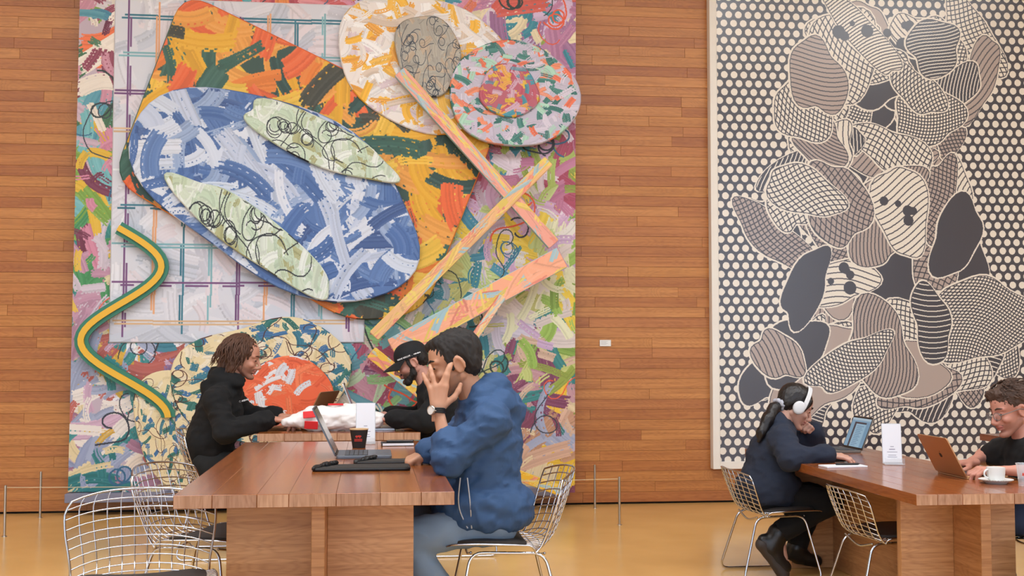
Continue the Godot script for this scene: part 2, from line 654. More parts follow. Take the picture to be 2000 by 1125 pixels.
func stanchions() -> void:
	for p in [[-2.372, -8.08, "left", "near"], [-2.381, -8.945, "left", "far"], [1.719, -8.958, "right", "far"], [1.728, -8.10, "right", "near"]]:
		var lab := "thin steel barrier post "
		lab += "holding the cord, " if p[3] == "near" else "close to the wall, "
		lab += "by the relief's grey-blue corner" if p[2] == "left" else "between the two artworks"
		var t := thing("barrier_post", lab, "barrier post", Vector3(p[0], 0, p[1]), 0, "museum barrier posts")
		var a := Acc.new()
		tube(a, [Vector3(0, 0.004, 0), Vector3(0, 0.33, 0)], 0.009, 12)
		part("rod", a.mesh(), M.steel, t)
		var b := Acc.new()
		lathe(b, Vector3.ZERO, [Vector2(0, 0.004), Vector2(0.016, 0.004), Vector2(0.017, 0.002), Vector2(0.017, 0.0)], 18)
		part("foot", b.mesh(), M.steel, t)
	var w := Acc.new()
	var pts := []
	for k in 21:
		var u := k / 20.0
		pts.append(Vector3(lerpf(-2.372, 1.728, u), 0.318 - 0.012 * 4.0 * u * (1 - u), lerpf(-8.08, -8.10, u)))
	tube(w, pts, 0.0022, 6)
	var c := thing("barrier_line", "thin pale cord stretched between two steel barrier posts before the colourful relief", "barrier", Vector3.ZERO)
	part("cord", w.mesh(), mat(rgb(214, 196, 160), 0.5), c)

# ------------------------------------------------------------------ artworks: generic abstract stand-ins
func c8(h: int) -> Color:
	return Color8((h >> 16) & 255, (h >> 8) & 255, h & 255)

# one bristly brush stroke along a quadratic curve
func stroke(img: Image, a: Vector2, b: Vector2, c: Vector2, wid: float, col: Color, r: RandomNumberGenerator, dry := 0.12) -> void:
	var ln := a.distance_to(b) + b.distance_to(c)
	var bris := maxi(2, int(wid / 2.2))
	var size := Vector2i(3, 3)
	for q in bris:
		var off := (float(q) / (bris - 1) - 0.5) * wid
		var sh := r.randf_range(-0.09, 0.09)
		var cc := col.lightened(sh) if sh > 0 else col.darkened(-sh)
		var t0 := r.randf() * 0.06
		var t1 := 1.0 - r.randf() * 0.12
		var skip := r.randf() < dry
		var steps := int(ln / 2.0) + 2
		for s in steps:
			var t := lerpf(t0, t1, float(s) / (steps - 1))
			if skip and fposmod(t * 7.0 + q * 0.37, 1.0) < 0.4:
				continue
			var p := a.lerp(b, t).lerp(b.lerp(c, t), t)
			var d := (b - a).lerp(c - b, t).normalized()
			p += Vector2(-d.y, d.x) * off
			img.fill_rect(Rect2i(Vector2i(p), size), cc)

func squiggle(img: Image, p: Vector2, ln: float, wid: int, col: Color, r: RandomNumberGenerator) -> void:
	var d := r.randf() * TAU
	var w := r.randf_range(-0.1, 0.1)
	for s in int(ln):
		img.fill_rect(Rect2i(Vector2i(p), Vector2i(wid, wid)), col)
		p += Vector2(cos(d), sin(d)) * 1.6
		d += w
		w = clampf(w + r.randf_range(-0.022, 0.022), -0.14, 0.14)

func brushed(w: int, h: int, ground: Color, pal: Array, n: int, ls: Vector2, ws: Vector2, sd: int, lines := 0, lcol := Color.BLACK) -> Image:
	var r := RandomNumberGenerator.new()
	r.seed = sd
	var img := Image.create(w, h, false, Image.FORMAT_RGB8)
	img.fill(ground)
	for k in n:
		var a := Vector2(r.randf() * w, r.randf() * h)
		var an := r.randf() * TAU
		var l := r.randf_range(ls.x, ls.y)
		var b := a + Vector2(cos(an), sin(an)) * l * 0.5
		an += r.randf_range(-1.1, 1.1)
		var c := b + Vector2(cos(an), sin(an)) * l * 0.5
		stroke(img, a, b, c, r.randf_range(ws.x, ws.y), c8(pal[r.randi() % pal.size()]), r)
	for k in lines:
		squiggle(img, Vector2(r.randf() * w, r.randf() * h), r.randf_range(60, 200), 2, lcol, r)
	return img

func painted(img: Image, rough := 0.5) -> StandardMaterial3D:
	var m := mat(Color.WHITE, rough)
	m.albedo_texture = ImageTexture.create_from_image(img)
	m.texture_repeat = false
	return m

func blob(rx: float, ry: float, turn: float, wob: float, sd: int, seg := 48) -> PackedVector2Array:
	var r := RandomNumberGenerator.new()
	r.seed = sd
	var ph := [r.randf() * TAU, r.randf() * TAU, r.randf() * TAU]
	var out := PackedVector2Array()
	for k in seg:
		var a := TAU * k / seg
		var m := 1.0 + wob * (0.6 * sin(2 * a + ph[0]) + 0.5 * sin(3 * a + ph[1]) + 0.3 * sin(5 * a + ph[2]))
		out.append((Vector2(cos(a) * rx, sin(a) * ry) * m).rotated(turn))
	return out

func corners(pts: Array, r: float, org: Vector2) -> PackedVector2Array:
	var p3 := []
	for p in pts:
		p3.append(Vector3(p.x - org.x, p.y - org.y, 0))
	var out := PackedVector2Array()
	for p in rounded(p3, r, 5, true):
		out.append(Vector2(p.x, p.y))
	return out

func artworks() -> void:
	relief()
	print_panel()

func relief() -> void:
	var x0 := -2.205
	var x1 := 1.572
	var y0 := 0.175
	var y1 := 4.32
	var t := thing("abstract_relief", "huge colourful abstract painted relief with raised panels on the teak wall", "artwork", Vector3(0, 0, 0))
	# ground canvas: strokes whose colours change from one zone of the canvas to the next
	var w := 1000
	var h := int(w * (y1 - y0) / (x1 - x0))
	var r := RandomNumberGenerator.new()
	r.seed = 88
	var img := Image.create(w, h, false, Image.FORMAT_RGB8)
	img.fill(c8(0xb9a8b4))
	var zones := [
		[0.02, 0.22, [0x6b1f33, 0x7aa03a, 0xc58a9c, 0x4d8fa0, 0xe0d6c8, 0x8a3a50, 0x3c6a48]],
		[0.14, 0.14, [0xe9dfd2, 0xe8713f, 0x6a2440, 0xd8d3d6, 0x3f7f97, 0xcfc6cb]],
		[0.36, 0.12, [0xc95a5c, 0xd98a92, 0x4f9aa8, 0xe2803c, 0xb04050, 0xa8cda0]],
		[0.62, 0.10, [0xd58aa0, 0xc9a2c4, 0x3f8ea0, 0xd6704e, 0xcfc0d8, 0xe4c74a]],
		[0.92, 0.12, [0xb87a9e, 0x2f8696, 0xcdb4d2, 0xe6d7b0, 0xd0584a, 0x9c6a92]],
		[0.04, 0.45, [0x78a040, 0xc88098, 0xd6ac2c, 0x6fb0b4, 0x6d2a44, 0xbfa6b4]],
		[0.04, 0.60, [0x3f8a52, 0xd8b13c, 0xc9bcc8, 0x2e7f7a, 0xb88aa0]],
		[0.18, 0.62, [0xd2d0d8, 0xc4c2cc, 0xdfe0e4, 0xa9b8c8, 0x2f7286, 0x8e6c96, 0xd8c9a0]],
		[0.36, 0.66, [0xcfcdd6, 0xb8b6c6, 0x6a3558, 0x5fa0ac, 0xe0dfe2, 0x9fb9c4]],
		[0.92, 0.38, [0xa3b65a, 0xb56f8e, 0xd9c9d3, 0x8c9c3c, 0xa4405a]],
		[0.86, 0.52, [0xc8a2c0, 0xb8c77e, 0xd6d0c6, 0x39819a, 0xe2c33c, 0xbfa8b8]],
		[0.94, 0.66, [0x8fb04a, 0xcdbfb8, 0xbfa0c0, 0xd8d7b0, 0x7a9a3a]],
		[0.78, 0.66, [0x9aa4ae, 0xc4bccb, 0xb7b56a, 0xd6c9c0, 0x2f7a8a]],
		[0.07, 0.82, [0x9aa3bd, 0xe0d8d0, 0x2f7f80, 0xd6a83c, 0xc9a6bc, 0xb05a50]],
		[0.10, 0.94, [0x98a2be, 0x8c97b6, 0xe2d2c0, 0x1f6f72, 0xa3748c, 0xd9c79a]],
		[0.28, 0.93, [0xa3abc4, 0xd9c8a4, 0x9a6e84, 0x27746f, 0xb9b4c8]],
		[0.55, 0.88, [0x5f93a0, 0x9a4560, 0x88b060, 0xb5c9a4, 0xc08a9a, 0xd0c4b4]],
		[0.70, 0.80, [0x6aa0a8, 0x8ab878, 0xa44a62, 0xc9b8a8, 0x3f7f6a]],
		[0.92, 0.80, [0x8a9a3a, 0xb78a90, 0x2f7a78, 0xc8a890, 0x7a3a58, 0xb8c070]],
		[0.92, 0.94, [0xcfa68c, 0xd8c39a, 0x7a3a52, 0xe0b42c, 0x9aa0b8, 0xb8896a]],
	]
	for k in 2300:
		var a := Vector2(r.randf() * 1.04 - 0.02, r.randf() * 1.04 - 0.02)
		var best = zones[0]
		var bd := 9.0
		for z in zones:
			var d := Vector2(z[0], z[1]).distance_to(a) + r.randf() * 0.06
			if d < bd:
				bd = d; best = z
		var pa := a * Vector2(w, h)
		var an := r.randf() * TAU
		var big := 2.1 if k < 800 else (1.1 if k < 1500 else 0.55)
		var l := r.randf_range(40, 130) * big
		var pb := pa + Vector2(cos(an), sin(an)) * l * 0.5
		an += r.randf_range(-1.2, 1.2)
		stroke(img, pa, pb, pb + Vector2(cos(an), sin(an)) * l * 0.5, r.randf_range(8, 30) * big, c8(best[2][r.randi() % best[2].size()]), r)
	for k in 110:
		squiggle(img, Vector2(r.randf() * w, r.randf() * h), r.randf_range(50, 190), 2 + r.randi() % 2, c8([0x2a2f3a, 0xe0532e, 0x2b5f80, 0x20302c][r.randi() % 4]), r)
	var cv := Acc.new()
	slab(cv, PackedVector2Array([Vector2(x0, y0), Vector2(x1, y0 - 0.06), Vector2(x1 + 0.02, y1), Vector2(x0 + 0.02, y1)]), WALL_Z + 0.02, WALL_Z + 0.15)
	part("canvas", cv.mesh(), painted(img), t)
	var lg := Acc.new()
	box(lg, Vector3((x0 + x1) / 2 - 0.03, 0.135, WALL_Z + 0.13), Vector3(x1 - x0 - 0.05, 0.066, 0.2), Basis.IDENTITY, 0.004)
	part("ledge", lg.mesh(), mat(rgb(124, 124, 142), 0.6), t, "painted grey ledge under the canvas")
	var z := WALL_Z + 0.15
	var yel := brushed(512, 420, c8(0x2f4a40), [0xe0a416, 0xe0a416, 0x24463f, 0x2f5a4c, 0xe07a24, 0xe2622a, 0xe8b93a, 0x3a3a2c, 0xe49a3c], 520, Vector2(40, 120), Vector2(8, 30), 11)
	var blu := brushed(512, 420, c8(0x5070a6), [0x43659e, 0x4a6ca6, 0xb9c4da, 0xc9d2e2, 0x3a568c, 0x8fa4c8, 0xd2d8e4, 0x5a7ab0], 420, Vector2(50, 150), Vector2(10, 34), 12)
	var pale := brushed(400, 200, c8(0xc6d3bd), [0xc6d3bd, 0xb6c6a8, 0xd6dfd2, 0xa7a878, 0xbccfb6, 0xdfe6de], 300, Vector2(20, 70), Vector2(6, 16), 13, 34, c8(0x20242a))
	var wyl := brushed(400, 400, c8(0xe6ded8), [0xe8e4e2, 0xf0b42a, 0xe6ded8, 0xeeb640, 0xd9c6cc, 0xf2f0ee, 0xe8a030, 0xd8c4b0], 380, Vector2(30, 90), Vector2(6, 20), 14)
	var cor := brushed(360, 360, c8(0xb9b4c4), [0xe8704a, 0x2c6a62, 0xc3b8cc, 0xa8d2bc, 0xe88a62, 0xbfb6c8, 0x3a7a70, 0xcfc6d4], 420, Vector2(20, 60), Vector2(6, 15), 15)
	var crm := brushed(420, 420, c8(0xe0cfa4), [0xe2d2aa, 0xdcc898, 0x2d6f84, 0xe6dac0, 0x256860, 0xd8c69c, 0x3a6a9a], 300, Vector2(20, 70), Vector2(6, 16), 16, 40, c8(0x4a2018))
	var orn := brushed(300, 300, c8(0xe8653a), [0xe8653a, 0xe4e0e2, 0xee7a4c, 0xd9dbe2, 0xe05a30], 110, Vector2(40, 110), Vector2(10, 24), 17)
	var grd := brushed(300, 260, c8(0xa6a094), [0xa6a094, 0xb0aa9c, 0x9a9488, 0xb8a48c], 120, Vector2(30, 90), Vector2(8, 20), 18, 40, c8(0x1e2c3c))
	var mid := brushed(200, 200, c8(0xb05a6a), [0xb84a5c, 0xd8b02c, 0x3f8ea0, 0xc9a2b4, 0xe0a040], 120, Vector2(20, 60), Vector2(6, 16), 20)
	var plaid := brushed(420, 560, c8(0xcfd0d8), [0xd4d4dc, 0xc6c6d0, 0xdedee4, 0xbfc4d0, 0xd9d0d6], 260, Vector2(40, 120), Vector2(10, 30), 19)
	for q in 9:
		var lc := c8([0x2c6c80, 0x7fb0b8, 0x6a4070, 0xd8b48c, 0xe8ecee][q % 5])
		stroke(plaid, Vector2(0, 30 + q * 62), Vector2(210, 32 + q * 62), Vector2(420, 28 + q * 62), 5, lc, r)
		stroke(plaid, Vector2(24 + q * 46, 0), Vector2(26 + q * 46, 280), Vector2(22 + q * 46, 560), 4, c8([0x6a4070, 0xe0a070, 0x2c6c80, 0x7fb0b8][q % 4]), r)
	# raised pieces: plain ovals, rounded slabs and straight bars
	var pieces := [
		["raised_panel", PackedVector2Array([Vector2(-0.95, -1.45), Vector2(0.93, -1.45), Vector2(0.93, 1.15), Vector2(-0.95, 1.15)]), Vector2(-0.98, 2.72), z + 0.004, 0.012, plaid, "flat pale grey panel with crossing painted lines"],
		["raised_panel", corners([Vector2(-1.92, 2.48), Vector2(-1.42, 3.92), Vector2(0.30, 3.12), Vector2(0.98, 2.98), Vector2(0.40, 1.50), Vector2(-0.16, 1.42)], 0.22, Vector2(-0.62, 2.42)), Vector2(-0.62, 2.42), z + 0.02, 0.05, yel, "raised yellow, orange and dark green panel"],
		["raised_panel", blob(1.14, 0.66, -0.44, 0.085, 8), Vector2(-0.69, 2.40), z + 0.08, 0.05, blu, "raised blue and white oval panel"],
		["raised_panel", blob(0.74, 0.17, -0.66, 0.12, 21), Vector2(-0.88, 2.07), z + 0.14, 0.03, pale, "pale green scribbled strip"],
		["raised_panel", blob(0.66, 0.16, -0.42, 0.13, 24), Vector2(-0.40, 2.78), z + 0.14, 0.03, pale, "pale green scribbled strip"],
		["raised_panel", blob(0.66, 0.54, -0.3, 0.08, 31), Vector2(0.40, 3.42), z + 0.03, 0.06, wyl, "raised white and yellow oval panel"],
		["raised_panel", blob(0.26, 0.30, 0.2, 0.10, 36), Vector2(0.42, 3.48), z + 0.10, 0.03, grd, "grey scribbled patch"],
		["raised_panel", blob(0.50, 0.42, -0.2, 0.05, 39), Vector2(1.08, 3.18), z + 0.11, 0.05, cor, "raised coral, lilac and teal oval panel"],
		["raised_panel", blob(0.24, 0.20, -0.2, 0.08, 41), Vector2(1.04, 3.20), z + 0.165, 0.02, mid, "small red, teal and yellow patch"],
		["raised_panel", blob(0.62, 0.50, 0.2, 0.12, 44), Vector2(-0.80, 0.98), z + 0.03, 0.05, crm, "raised cream and teal oval panel"],
		["raised_panel", blob(0.36, 0.30, 0.1, 0.05, 47), Vector2(-0.62, 0.86), z + 0.09, 0.04, orn, "raised orange and white oval panel"],
		["raised_panel", blob(0.30, 0.46, 0.25, 0.06, 52), Vector2(-1.42, 0.62), z + 0.03, 0.04, crm, "raised cream and teal oval panel"],
	]
	# a plain wavy ribbon beside them
	for q in [[0.050, 0x2f7a64, 0.0], [0.022, 0xe2b030, 0.02]]:
		var up := PackedVector2Array()
		var dn := PackedVector2Array()
		for k in 40:
			var u := k / 39.0
			var c := Vector2(-1.86 + 0.30 * sin(u * TAU * 1.25) + 0.08 * u, lerpf(2.12, 0.72, u))
			var d := Vector2(0.30 * TAU * 1.25 * cos(u * TAU * 1.25) + 0.08, -1.40).normalized()
			up.append(c + Vector2(-d.y, d.x) * q[0])
			dn.append(c - Vector2(-d.y, d.x) * q[0])
		dn.reverse()
		up.append_array(dn)
		var ra := Acc.new()
		slab(ra, up, z + 0.06 + q[2], z + 0.085 + q[2])
		part("ribbon", ra.mesh(), mat(c8(q[1]), 0.5), t)
	for p in pieces:
		var a := Acc.new()
		slab(a, p[1], p[3], p[3] + p[4], Transform3D(Basis.IDENTITY, Vector3(p[2].x, p[2].y, 0)), 0.008)
		part(p[0], a.mesh(), painted(p[5]), t, p[6])
	var bars := [[Vector2(0.20, 3.32), Vector2(1.38, 2.02), 0.10, 0xe8a08c], [Vector2(0.02, 1.32), Vector2(1.34, 2.66), 0.09, 0xe6b27a], [Vector2(0.16, 1.22), Vector2(1.44, 1.92), 0.17, 0xf0a884], [Vector2(0.72, 0.42), Vector2(1.42, 0.16), 0.08, 0xe6b020], [Vector2(0.0, 1.2), Vector2(0.6, 0.72), 0.10, 0xe6b83c], [Vector2(0.30, 0.62), Vector2(0.98, 1.62), 0.06, 0xe8c49a]]
	var bz := 0.0
	for b in bars:
		bz += 0.012
		var pal := [b[3], b[3], 0xe8c860, 0x9fc0c8, 0xe58a74]
		var bi := brushed(256, 48, c8(b[3]), pal, 60, Vector2(90, 260), Vector2(4, 9), int(b[2] * 1000) + int(b[0].y * 77))
		var d: Vector2 = b[1] - b[0]
		var a := Acc.new()
		slab(a, round_rect(d.length(), b[2], 0.012, 2), 0.0, 0.045, Transform3D(Basis(Vector3.BACK, d.angle()), Vector3((b[0].x + b[1].x) / 2, (b[0].y + b[1].y) / 2, z + 0.15 + bz)), 0.004)
		part("bar", a.mesh(), painted(bi), t, "straight painted bar")

func print_panel() -> void:
	var x0 := 2.695
	var x1 := 5.66
	var y0 := 0.272
	var y1 := 4.20
	var t := thing("framed_print", "tall black, cream and taupe abstract print with dotted ground on the teak wall", "artwork", Vector3.ZERO)
	var fr := Acc.new()
	var zc := WALL_Z + 0.04
	box(fr, Vector3(x0 + 0.03, (y0 + y1) / 2, zc), Vector3(0.06, y1 - y0, 0.08), Basis.IDENTITY, 0.004)
	box(fr, Vector3(x1 - 0.03, (y0 + y1) / 2, zc), Vector3(0.06, y1 - y0, 0.08), Basis.IDENTITY, 0.004)
	box(fr, Vector3((x0 + x1) / 2, y0 + 0.03, zc), Vector3(x1 - x0 - 0.12, 0.06, 0.08), Basis.IDENTITY, 0.004)
	box(fr, Vector3((x0 + x1) / 2, y1 - 0.03, zc), Vector3(x1 - x0 - 0.12, 0.06, 0.08), Basis.IDENTITY, 0.004)
	part("frame", fr.mesh(), mat(rgb(228, 222, 212), 0.5), t, "cream frame")
	var pw := x1 - x0 - 0.12
	var ph := y1 - y0 - 0.12
	var S := 350.0
	var w := int(pw * S)
	var h := int(ph * S)
	var img := Image.create(w, h, false, Image.FORMAT_RGB8)
	var ink := c8(0x2b2630)
	var cream := c8(0xe2d8c8)
	var taupe := c8(0xa8958a)
	img.fill(ink)
	var rows := int(ph / 0.0702) + 2
	var cols := int(pw / 0.081) + 3
	for j in rows:
		for i in cols:
			disc(img, Vector2((i + (0.5 if j % 2 else 0.0)) * 0.081 * S - 4, j * 0.0702 * S), 0.0292 * S, cream)
	# the middle: overlapping rounded patches filled with nets, hatchings and plain tones
	var r := RandomNumberGenerator.new()
	r.seed = 2026
	var lay := []
	for k in 84:
		var u := r.randf()
		var v := r.randf()
		lay.append([Vector2(lerpf(0.14, 0.80, u) * w, lerpf(0.07, 0.88, v) * h), r.randf_range(60, 175), r.randf_range(50, 140), r.randf() * PI, r.randi() % 8])
	for L in lay:
		var c: Vector2 = L[0]
		var poly := blob(L[1], L[2], L[3], 0.20, int(c.x * 7 + c.y), 40)
		var q := PackedVector2Array()
		var q2 := PackedVector2Array()
		for p in poly:
			q.append(c + p); q2.append(c + p * ((p.length() - 6.0) / p.length()))
		fill_poly(img, q, cream)
		var kind: int = L[4]
		var base: Color = [cream, ink, taupe, cream, cream, taupe, ink, taupe][kind]
		var line: Color = [ink, cream, ink, ink, ink, ink, ink, taupe][kind]
		fill_poly(img, q2, base)
		if kind == 4:
			for m in 5:
				disc(img, c + Vector2(r.randf_range(-0.5, 0.5) * L[1], r.randf_range(-0.5, 0.5) * L[2]), r.randf_range(8, 22), ink)
		var both := kind == 0 or kind == 2 or kind == 3
		var gap := r.randf_range(9, 17)
		var ph1 := r.randf() * TAU
		var an := r.randf() * PI
		var R: float = maxf(L[1], L[2]) * 1.2
		for fam in (2 if both else 1):
			var dirv := Vector2.from_angle(an + fam * 1.3)
			var nrm := Vector2(-dirv.y, dirv.x)
			var m := -R
			while m < R:
				var s := -R
				while s < R:
					var p := c + dirv * s + nrm * (m + 14.0 * sin(s * 0.021 + ph1 + fam))
					if Geometry2D.is_point_in_polygon(p, q2):
						img.fill_rect(Rect2i(Vector2i(p), Vector2i(3, 3)), line)
					s += 2.2
				m += gap
			if kind == 4:
				break
		for m in q2.size():
			var pa := q2[m]
			var pb := q2[(m + 1) % q2.size()]
			for s in 12:
				img.fill_rect(Rect2i(Vector2i(pa.lerp(pb, s / 12.0)), Vector2i(2, 2)), ink)
	var a := Acc.new()
	slab(a, PackedVector2Array([Vector2(x0 + 0.058, y0 + 0.058), Vector2(x1 - 0.058, y0 + 0.058), Vector2(x1 - 0.058, y1 - 0.058), Vector2(x0 + 0.058, y1 - 0.058)]), WALL_Z + 0.005, WALL_Z + 0.06)
	var pm := painted(img, 0.4)
	pm.clearcoat_enabled = true
	pm.clearcoat = 1.0
	pm.clearcoat_roughness = 0.22
	part("print_sheet", a.mesh(), pm, t)

func disc(img: Image, c: Vector2, rad: float, col: Color) -> void:
	for y in range(int(c.y - rad), int(c.y + rad) + 1):
		var d := rad * rad - (y - c.y) * (y - c.y)
		if d > 0:
			var hw := sqrt(d)
			img.fill_rect(Rect2i(int(c.x - hw), y, int(hw * 2), 1), col)

func fill_poly(img: Image, q: PackedVector2Array, col: Color) -> void:
	var lo := 1e9
	var hi := -1e9
	for p in q:
		lo = minf(lo, p.y); hi = maxf(hi, p.y)
	for y in range(int(lo), int(hi) + 1):
		var xs := []
		for k in q.size():
			var a := q[k]
			var b := q[(k + 1) % q.size()]
			if (a.y <= y) != (b.y <= y):
				xs.append(a.x + (y - a.y) / (b.y - a.y) * (b.x - a.x))
		xs.sort()
		for k in range(0, xs.size() - 1, 2):
			img.fill_rect(Rect2i(int(xs[k]), y, int(xs[k + 1] - xs[k]) + 1, 1), col)

# ------------------------------------------------------------------ tables and chairs
# top with staves along z, centre spine and two cross panels; local origin on the floor at the middle
func table(label: String, x0: float, x1: float, z0: float, z1: float, ht: float, spine_x: float, sd: int) -> void:
	var t := thing("long_table", label, "table", Vector3((x0 + x1) / 2, 0, (z0 + z1) / 2))
	var r := RandomNumberGenerator.new()
	r.seed = sd
	var w := x1 - x0
	var l := absf(z1 - z0)
	var th := 0.045
	var cuts := [0.0]
	while cuts[-1] < 1.0:
		cuts.append(minf(1.0, cuts[-1] + r.randf_range(0.09, 0.17)))
	if cuts[-1] - cuts[-2] < 0.04:
		cuts.remove_at(cuts.size() - 2)
	for k in cuts.size() - 1:
		var a: float = -w / 2 + cuts[k] * w
		var b: float = -w / 2 + cuts[k + 1] * w
		var stv := part("stave", boxm(Vector3((a + b) / 2, ht - th / 2, 0), Vector3(b - a - 0.0004, th, l), 0.0012, 2, Vector2(r.randf(), r.randf()) * 3), M.table[r.randi() % 6], t)
		part("end_grain", boxm(Vector3((a + b) / 2, ht - th / 2, l / 2 + 0.0004), Vector3(b - a - 0.0028, th - 0.0028, 0.0012), 0.0, 1, Vector2(r.randf(), r.randf()) * 3), M.endgrain[k % 3], stv)
	var bh := ht - th
	var sx := spine_x - (x0 + x1) / 2
	part("spine_panel", boxm(Vector3(sx, bh / 2, 0), Vector3(0.047, bh - 0.002, l - 0.32), 0.002, 2, Vector2(0.3, 0.7)), M.base[1], t)
	for s in [-1, 1]:
		for e in [-1, 1]:
			var wp := w * 0.365 - 0.0235
			part("cross_panel", boxm(Vector3(sx + s * (0.0235 + wp / 2), bh / 2, e * (l / 2 - 0.42)), Vector3(wp, bh - 0.002, 0.04), 0.002, 0, Vector2(r.randf(), r.randf()) * 2), M.base[(s + e + 4) % 4], t)

func tables() -> void:
	table("long teak table carrying the black coffee cup and open grey laptop", -0.65, 0.287, -4.035, -6.27, 0.74, -0.18, 5)
	table("long teak table carrying the white and red plastic bag", -0.645, 0.29, -6.89, -7.96, 0.74, -0.18, 6)
	table("low teak table carrying the white cup and two laptops before the dotted print", 2.222, 2.962, -4.61, -6.83, 0.63, 2.61, 7)
	table("low teak table whose end shows behind the man in glasses", 4.25, 5.0, -5.6, -7.83, 0.63, 4.62, 8)

# the wire shell: v runs from the front of the seat (0) to the top of the back (1), u across
var prof := [Vector3(0.235, 0.446, 0.200), Vector3(0.20, 0.455, 0.226), Vector3(0.10, 0.457, 0.243), Vector3(0.0, 0.453, 0.246), Vector3(-0.10, 0.449, 0.240), Vector3(-0.165, 0.457, 0.232), Vector3(-0.205, 0.484, 0.230), Vector3(-0.228, 0.528, 0.233), Vector3(-0.246, 0.580, 0.242), Vector3(-0.265, 0.640, 0.252), Vector3(-0.285, 0.708, 0.254), Vector3(-0.296, 0.746, 0.232)]
var arc := []

func shell(u: float, v: float, vs: float, hs: float) -> Vector3:
	if arc.is_empty():
		arc.append(0.0)
		for k in range(1, prof.size()):
			arc.append(arc[-1] + Vector2(prof[k].x, prof[k].y).distance_to(Vector2(prof[k - 1].x, prof[k - 1].y)))
	var s: float = clampf(v, 0, 1) * arc[-1]
	var k := 0
	while k < prof.size() - 2 and arc[k + 1] < s:
		k += 1
	var t: float = (s - arc[k]) / (arc[k + 1] - arc[k])
	var p: Vector3 = prof[k].cubic_interpolate(prof[k + 1], prof[maxi(k - 1, 0)], prof[mini(k + 2, prof.size() - 1)], t)
	var back := smoothstep(0.42, 0.62, v)
	var x := p.x + back * 0.085 * u * u
	var y := p.y + (1.0 - back) * 0.022 * u * u - back * 0.03 * pow(absf(u), 3.0)
	return Vector3(x * hs, y * vs, p.z * u * hs)

func chair(label: String, at: Vector3, facing: float, vs: float, hs: float) -> Node3D:
	var t := thing("wire_chair", label, "chair", at, facing, "chrome wire grid side chairs")
	var key := "chair%.2f" % vs
	if not M.has(key):
		M[key] = chair_meshes(vs, hs)
	for q in M[key]:
		part(q[0], q[1], M[q[2]], t)
	return t

func chair_meshes(vs: float, hs: float) -> Array:
	var out := []
	for i in 12:
		var u := -1.0 + 2.0 * i / 11.0
		var pts := []
		for k in 31:
			pts.append(shell(u, k / 30.0, vs, hs))
		var a := Acc.new()
		tube(a, pts, 0.0044 if i == 0 or i == 11 else 0.0029, 6)
		out.append(["wire", a.mesh(), "chrome"])
	for j in 22:
		var v := j / 21.0
		var pts := []
		for k in 15:
			pts.append(shell(-1.0 + 2.0 * k / 14.0, v, vs, hs))
		var a := Acc.new()
		tube(a, pts, 0.0044 if j == 0 or j == 21 else 0.0029, 6)
		out.append(["wire", a.mesh(), "chrome"])
	for s in [-1.0, 1.0]:
		var a := Acc.new()
		var pth := [Vector3(0.14 * hs, 0.436 * vs, s * 0.17 * hs), Vector3(0.225 * hs, 0.007, s * 0.235 * hs), Vector3(-0.255 * hs, 0.007, s * 0.235 * hs), Vector3(-0.15 * hs, 0.428 * vs, s * 0.17 * hs)]
		tube(a, rounded(pth, 0.05, 5, true), 0.0062, 10, true)
		out.append(["leg_frame", a.mesh(), "chrome"])
	for x in [0.14, -0.15]:
		var a := Acc.new()
		var yy: float = (0.436 if x > 0 else 0.428) * vs
		tube(a, rounded([Vector3(x * hs, yy, -0.17 * hs), Vector3(x * hs, yy - 0.035, 0), Vector3(x * hs, yy, 0.17 * hs)], 0.06, 5), 0.0055, 8)
		out.append(["crossbar", a.mesh(), "chrome"])
	# seat pad following the seat
	var a := Acc.new()
	var n := 14
	for side in [0, 1]:
		var ids := []
		for i in n + 1:
			var rowi := []
			for j in n + 1:
				var su := -1.0 + 2.0 * i / n
				var sv := -1.0 + 2.0 * j / n
				var q := Vector2(su, sv)
				var m := maxf(absf(su), absf(sv))
				if m > 0.0:
					var l6 := pow(pow(absf(su), 6.0) + pow(absf(sv), 6.0), 1.0 / 6.0)
					q = q * (m / l6)
				var p := shell(q.x * 0.86, 0.235 + q.y * 0.205, vs, hs)
				var rim := pow(m, 8.0)
				var lift := 0.004 + (0.022 * (1.0 - 0.55 * rim) if side else 0.0)
				rowi.append(a.vert(p + Vector3(0, lift, 0), Vector3(0, 1 if side else -1, 0)))
			ids.append(rowi)
		for i in n:
			for j in n:
				a.quad(ids[i][j], ids[i + 1][j], ids[i + 1][j + 1], ids[i][j + 1])
		if side:
			var b := ids
			for k in n:
				for e in [[b[k][0], b[k + 1][0]], [b[k][n], b[k + 1][n]], [b[0][k], b[0][k + 1]], [b[n][k], b[n][k + 1]]]:
					var p0: Vector3 = a.v[e[0]]
					var p1: Vector3 = a.v[e[1]]
					var o := ((p0 + p1) * 0.5 - Vector3(0, (p0.y + p1.y) * 0.5, 0)).normalized()
					a.face([p0, p1, p1 - Vector3(0, 0.010, 0), p0 - Vector3(0, 0.010, 0)], o)
	out.append(["seat_pad", a.mesh(), "pad"])
	return out

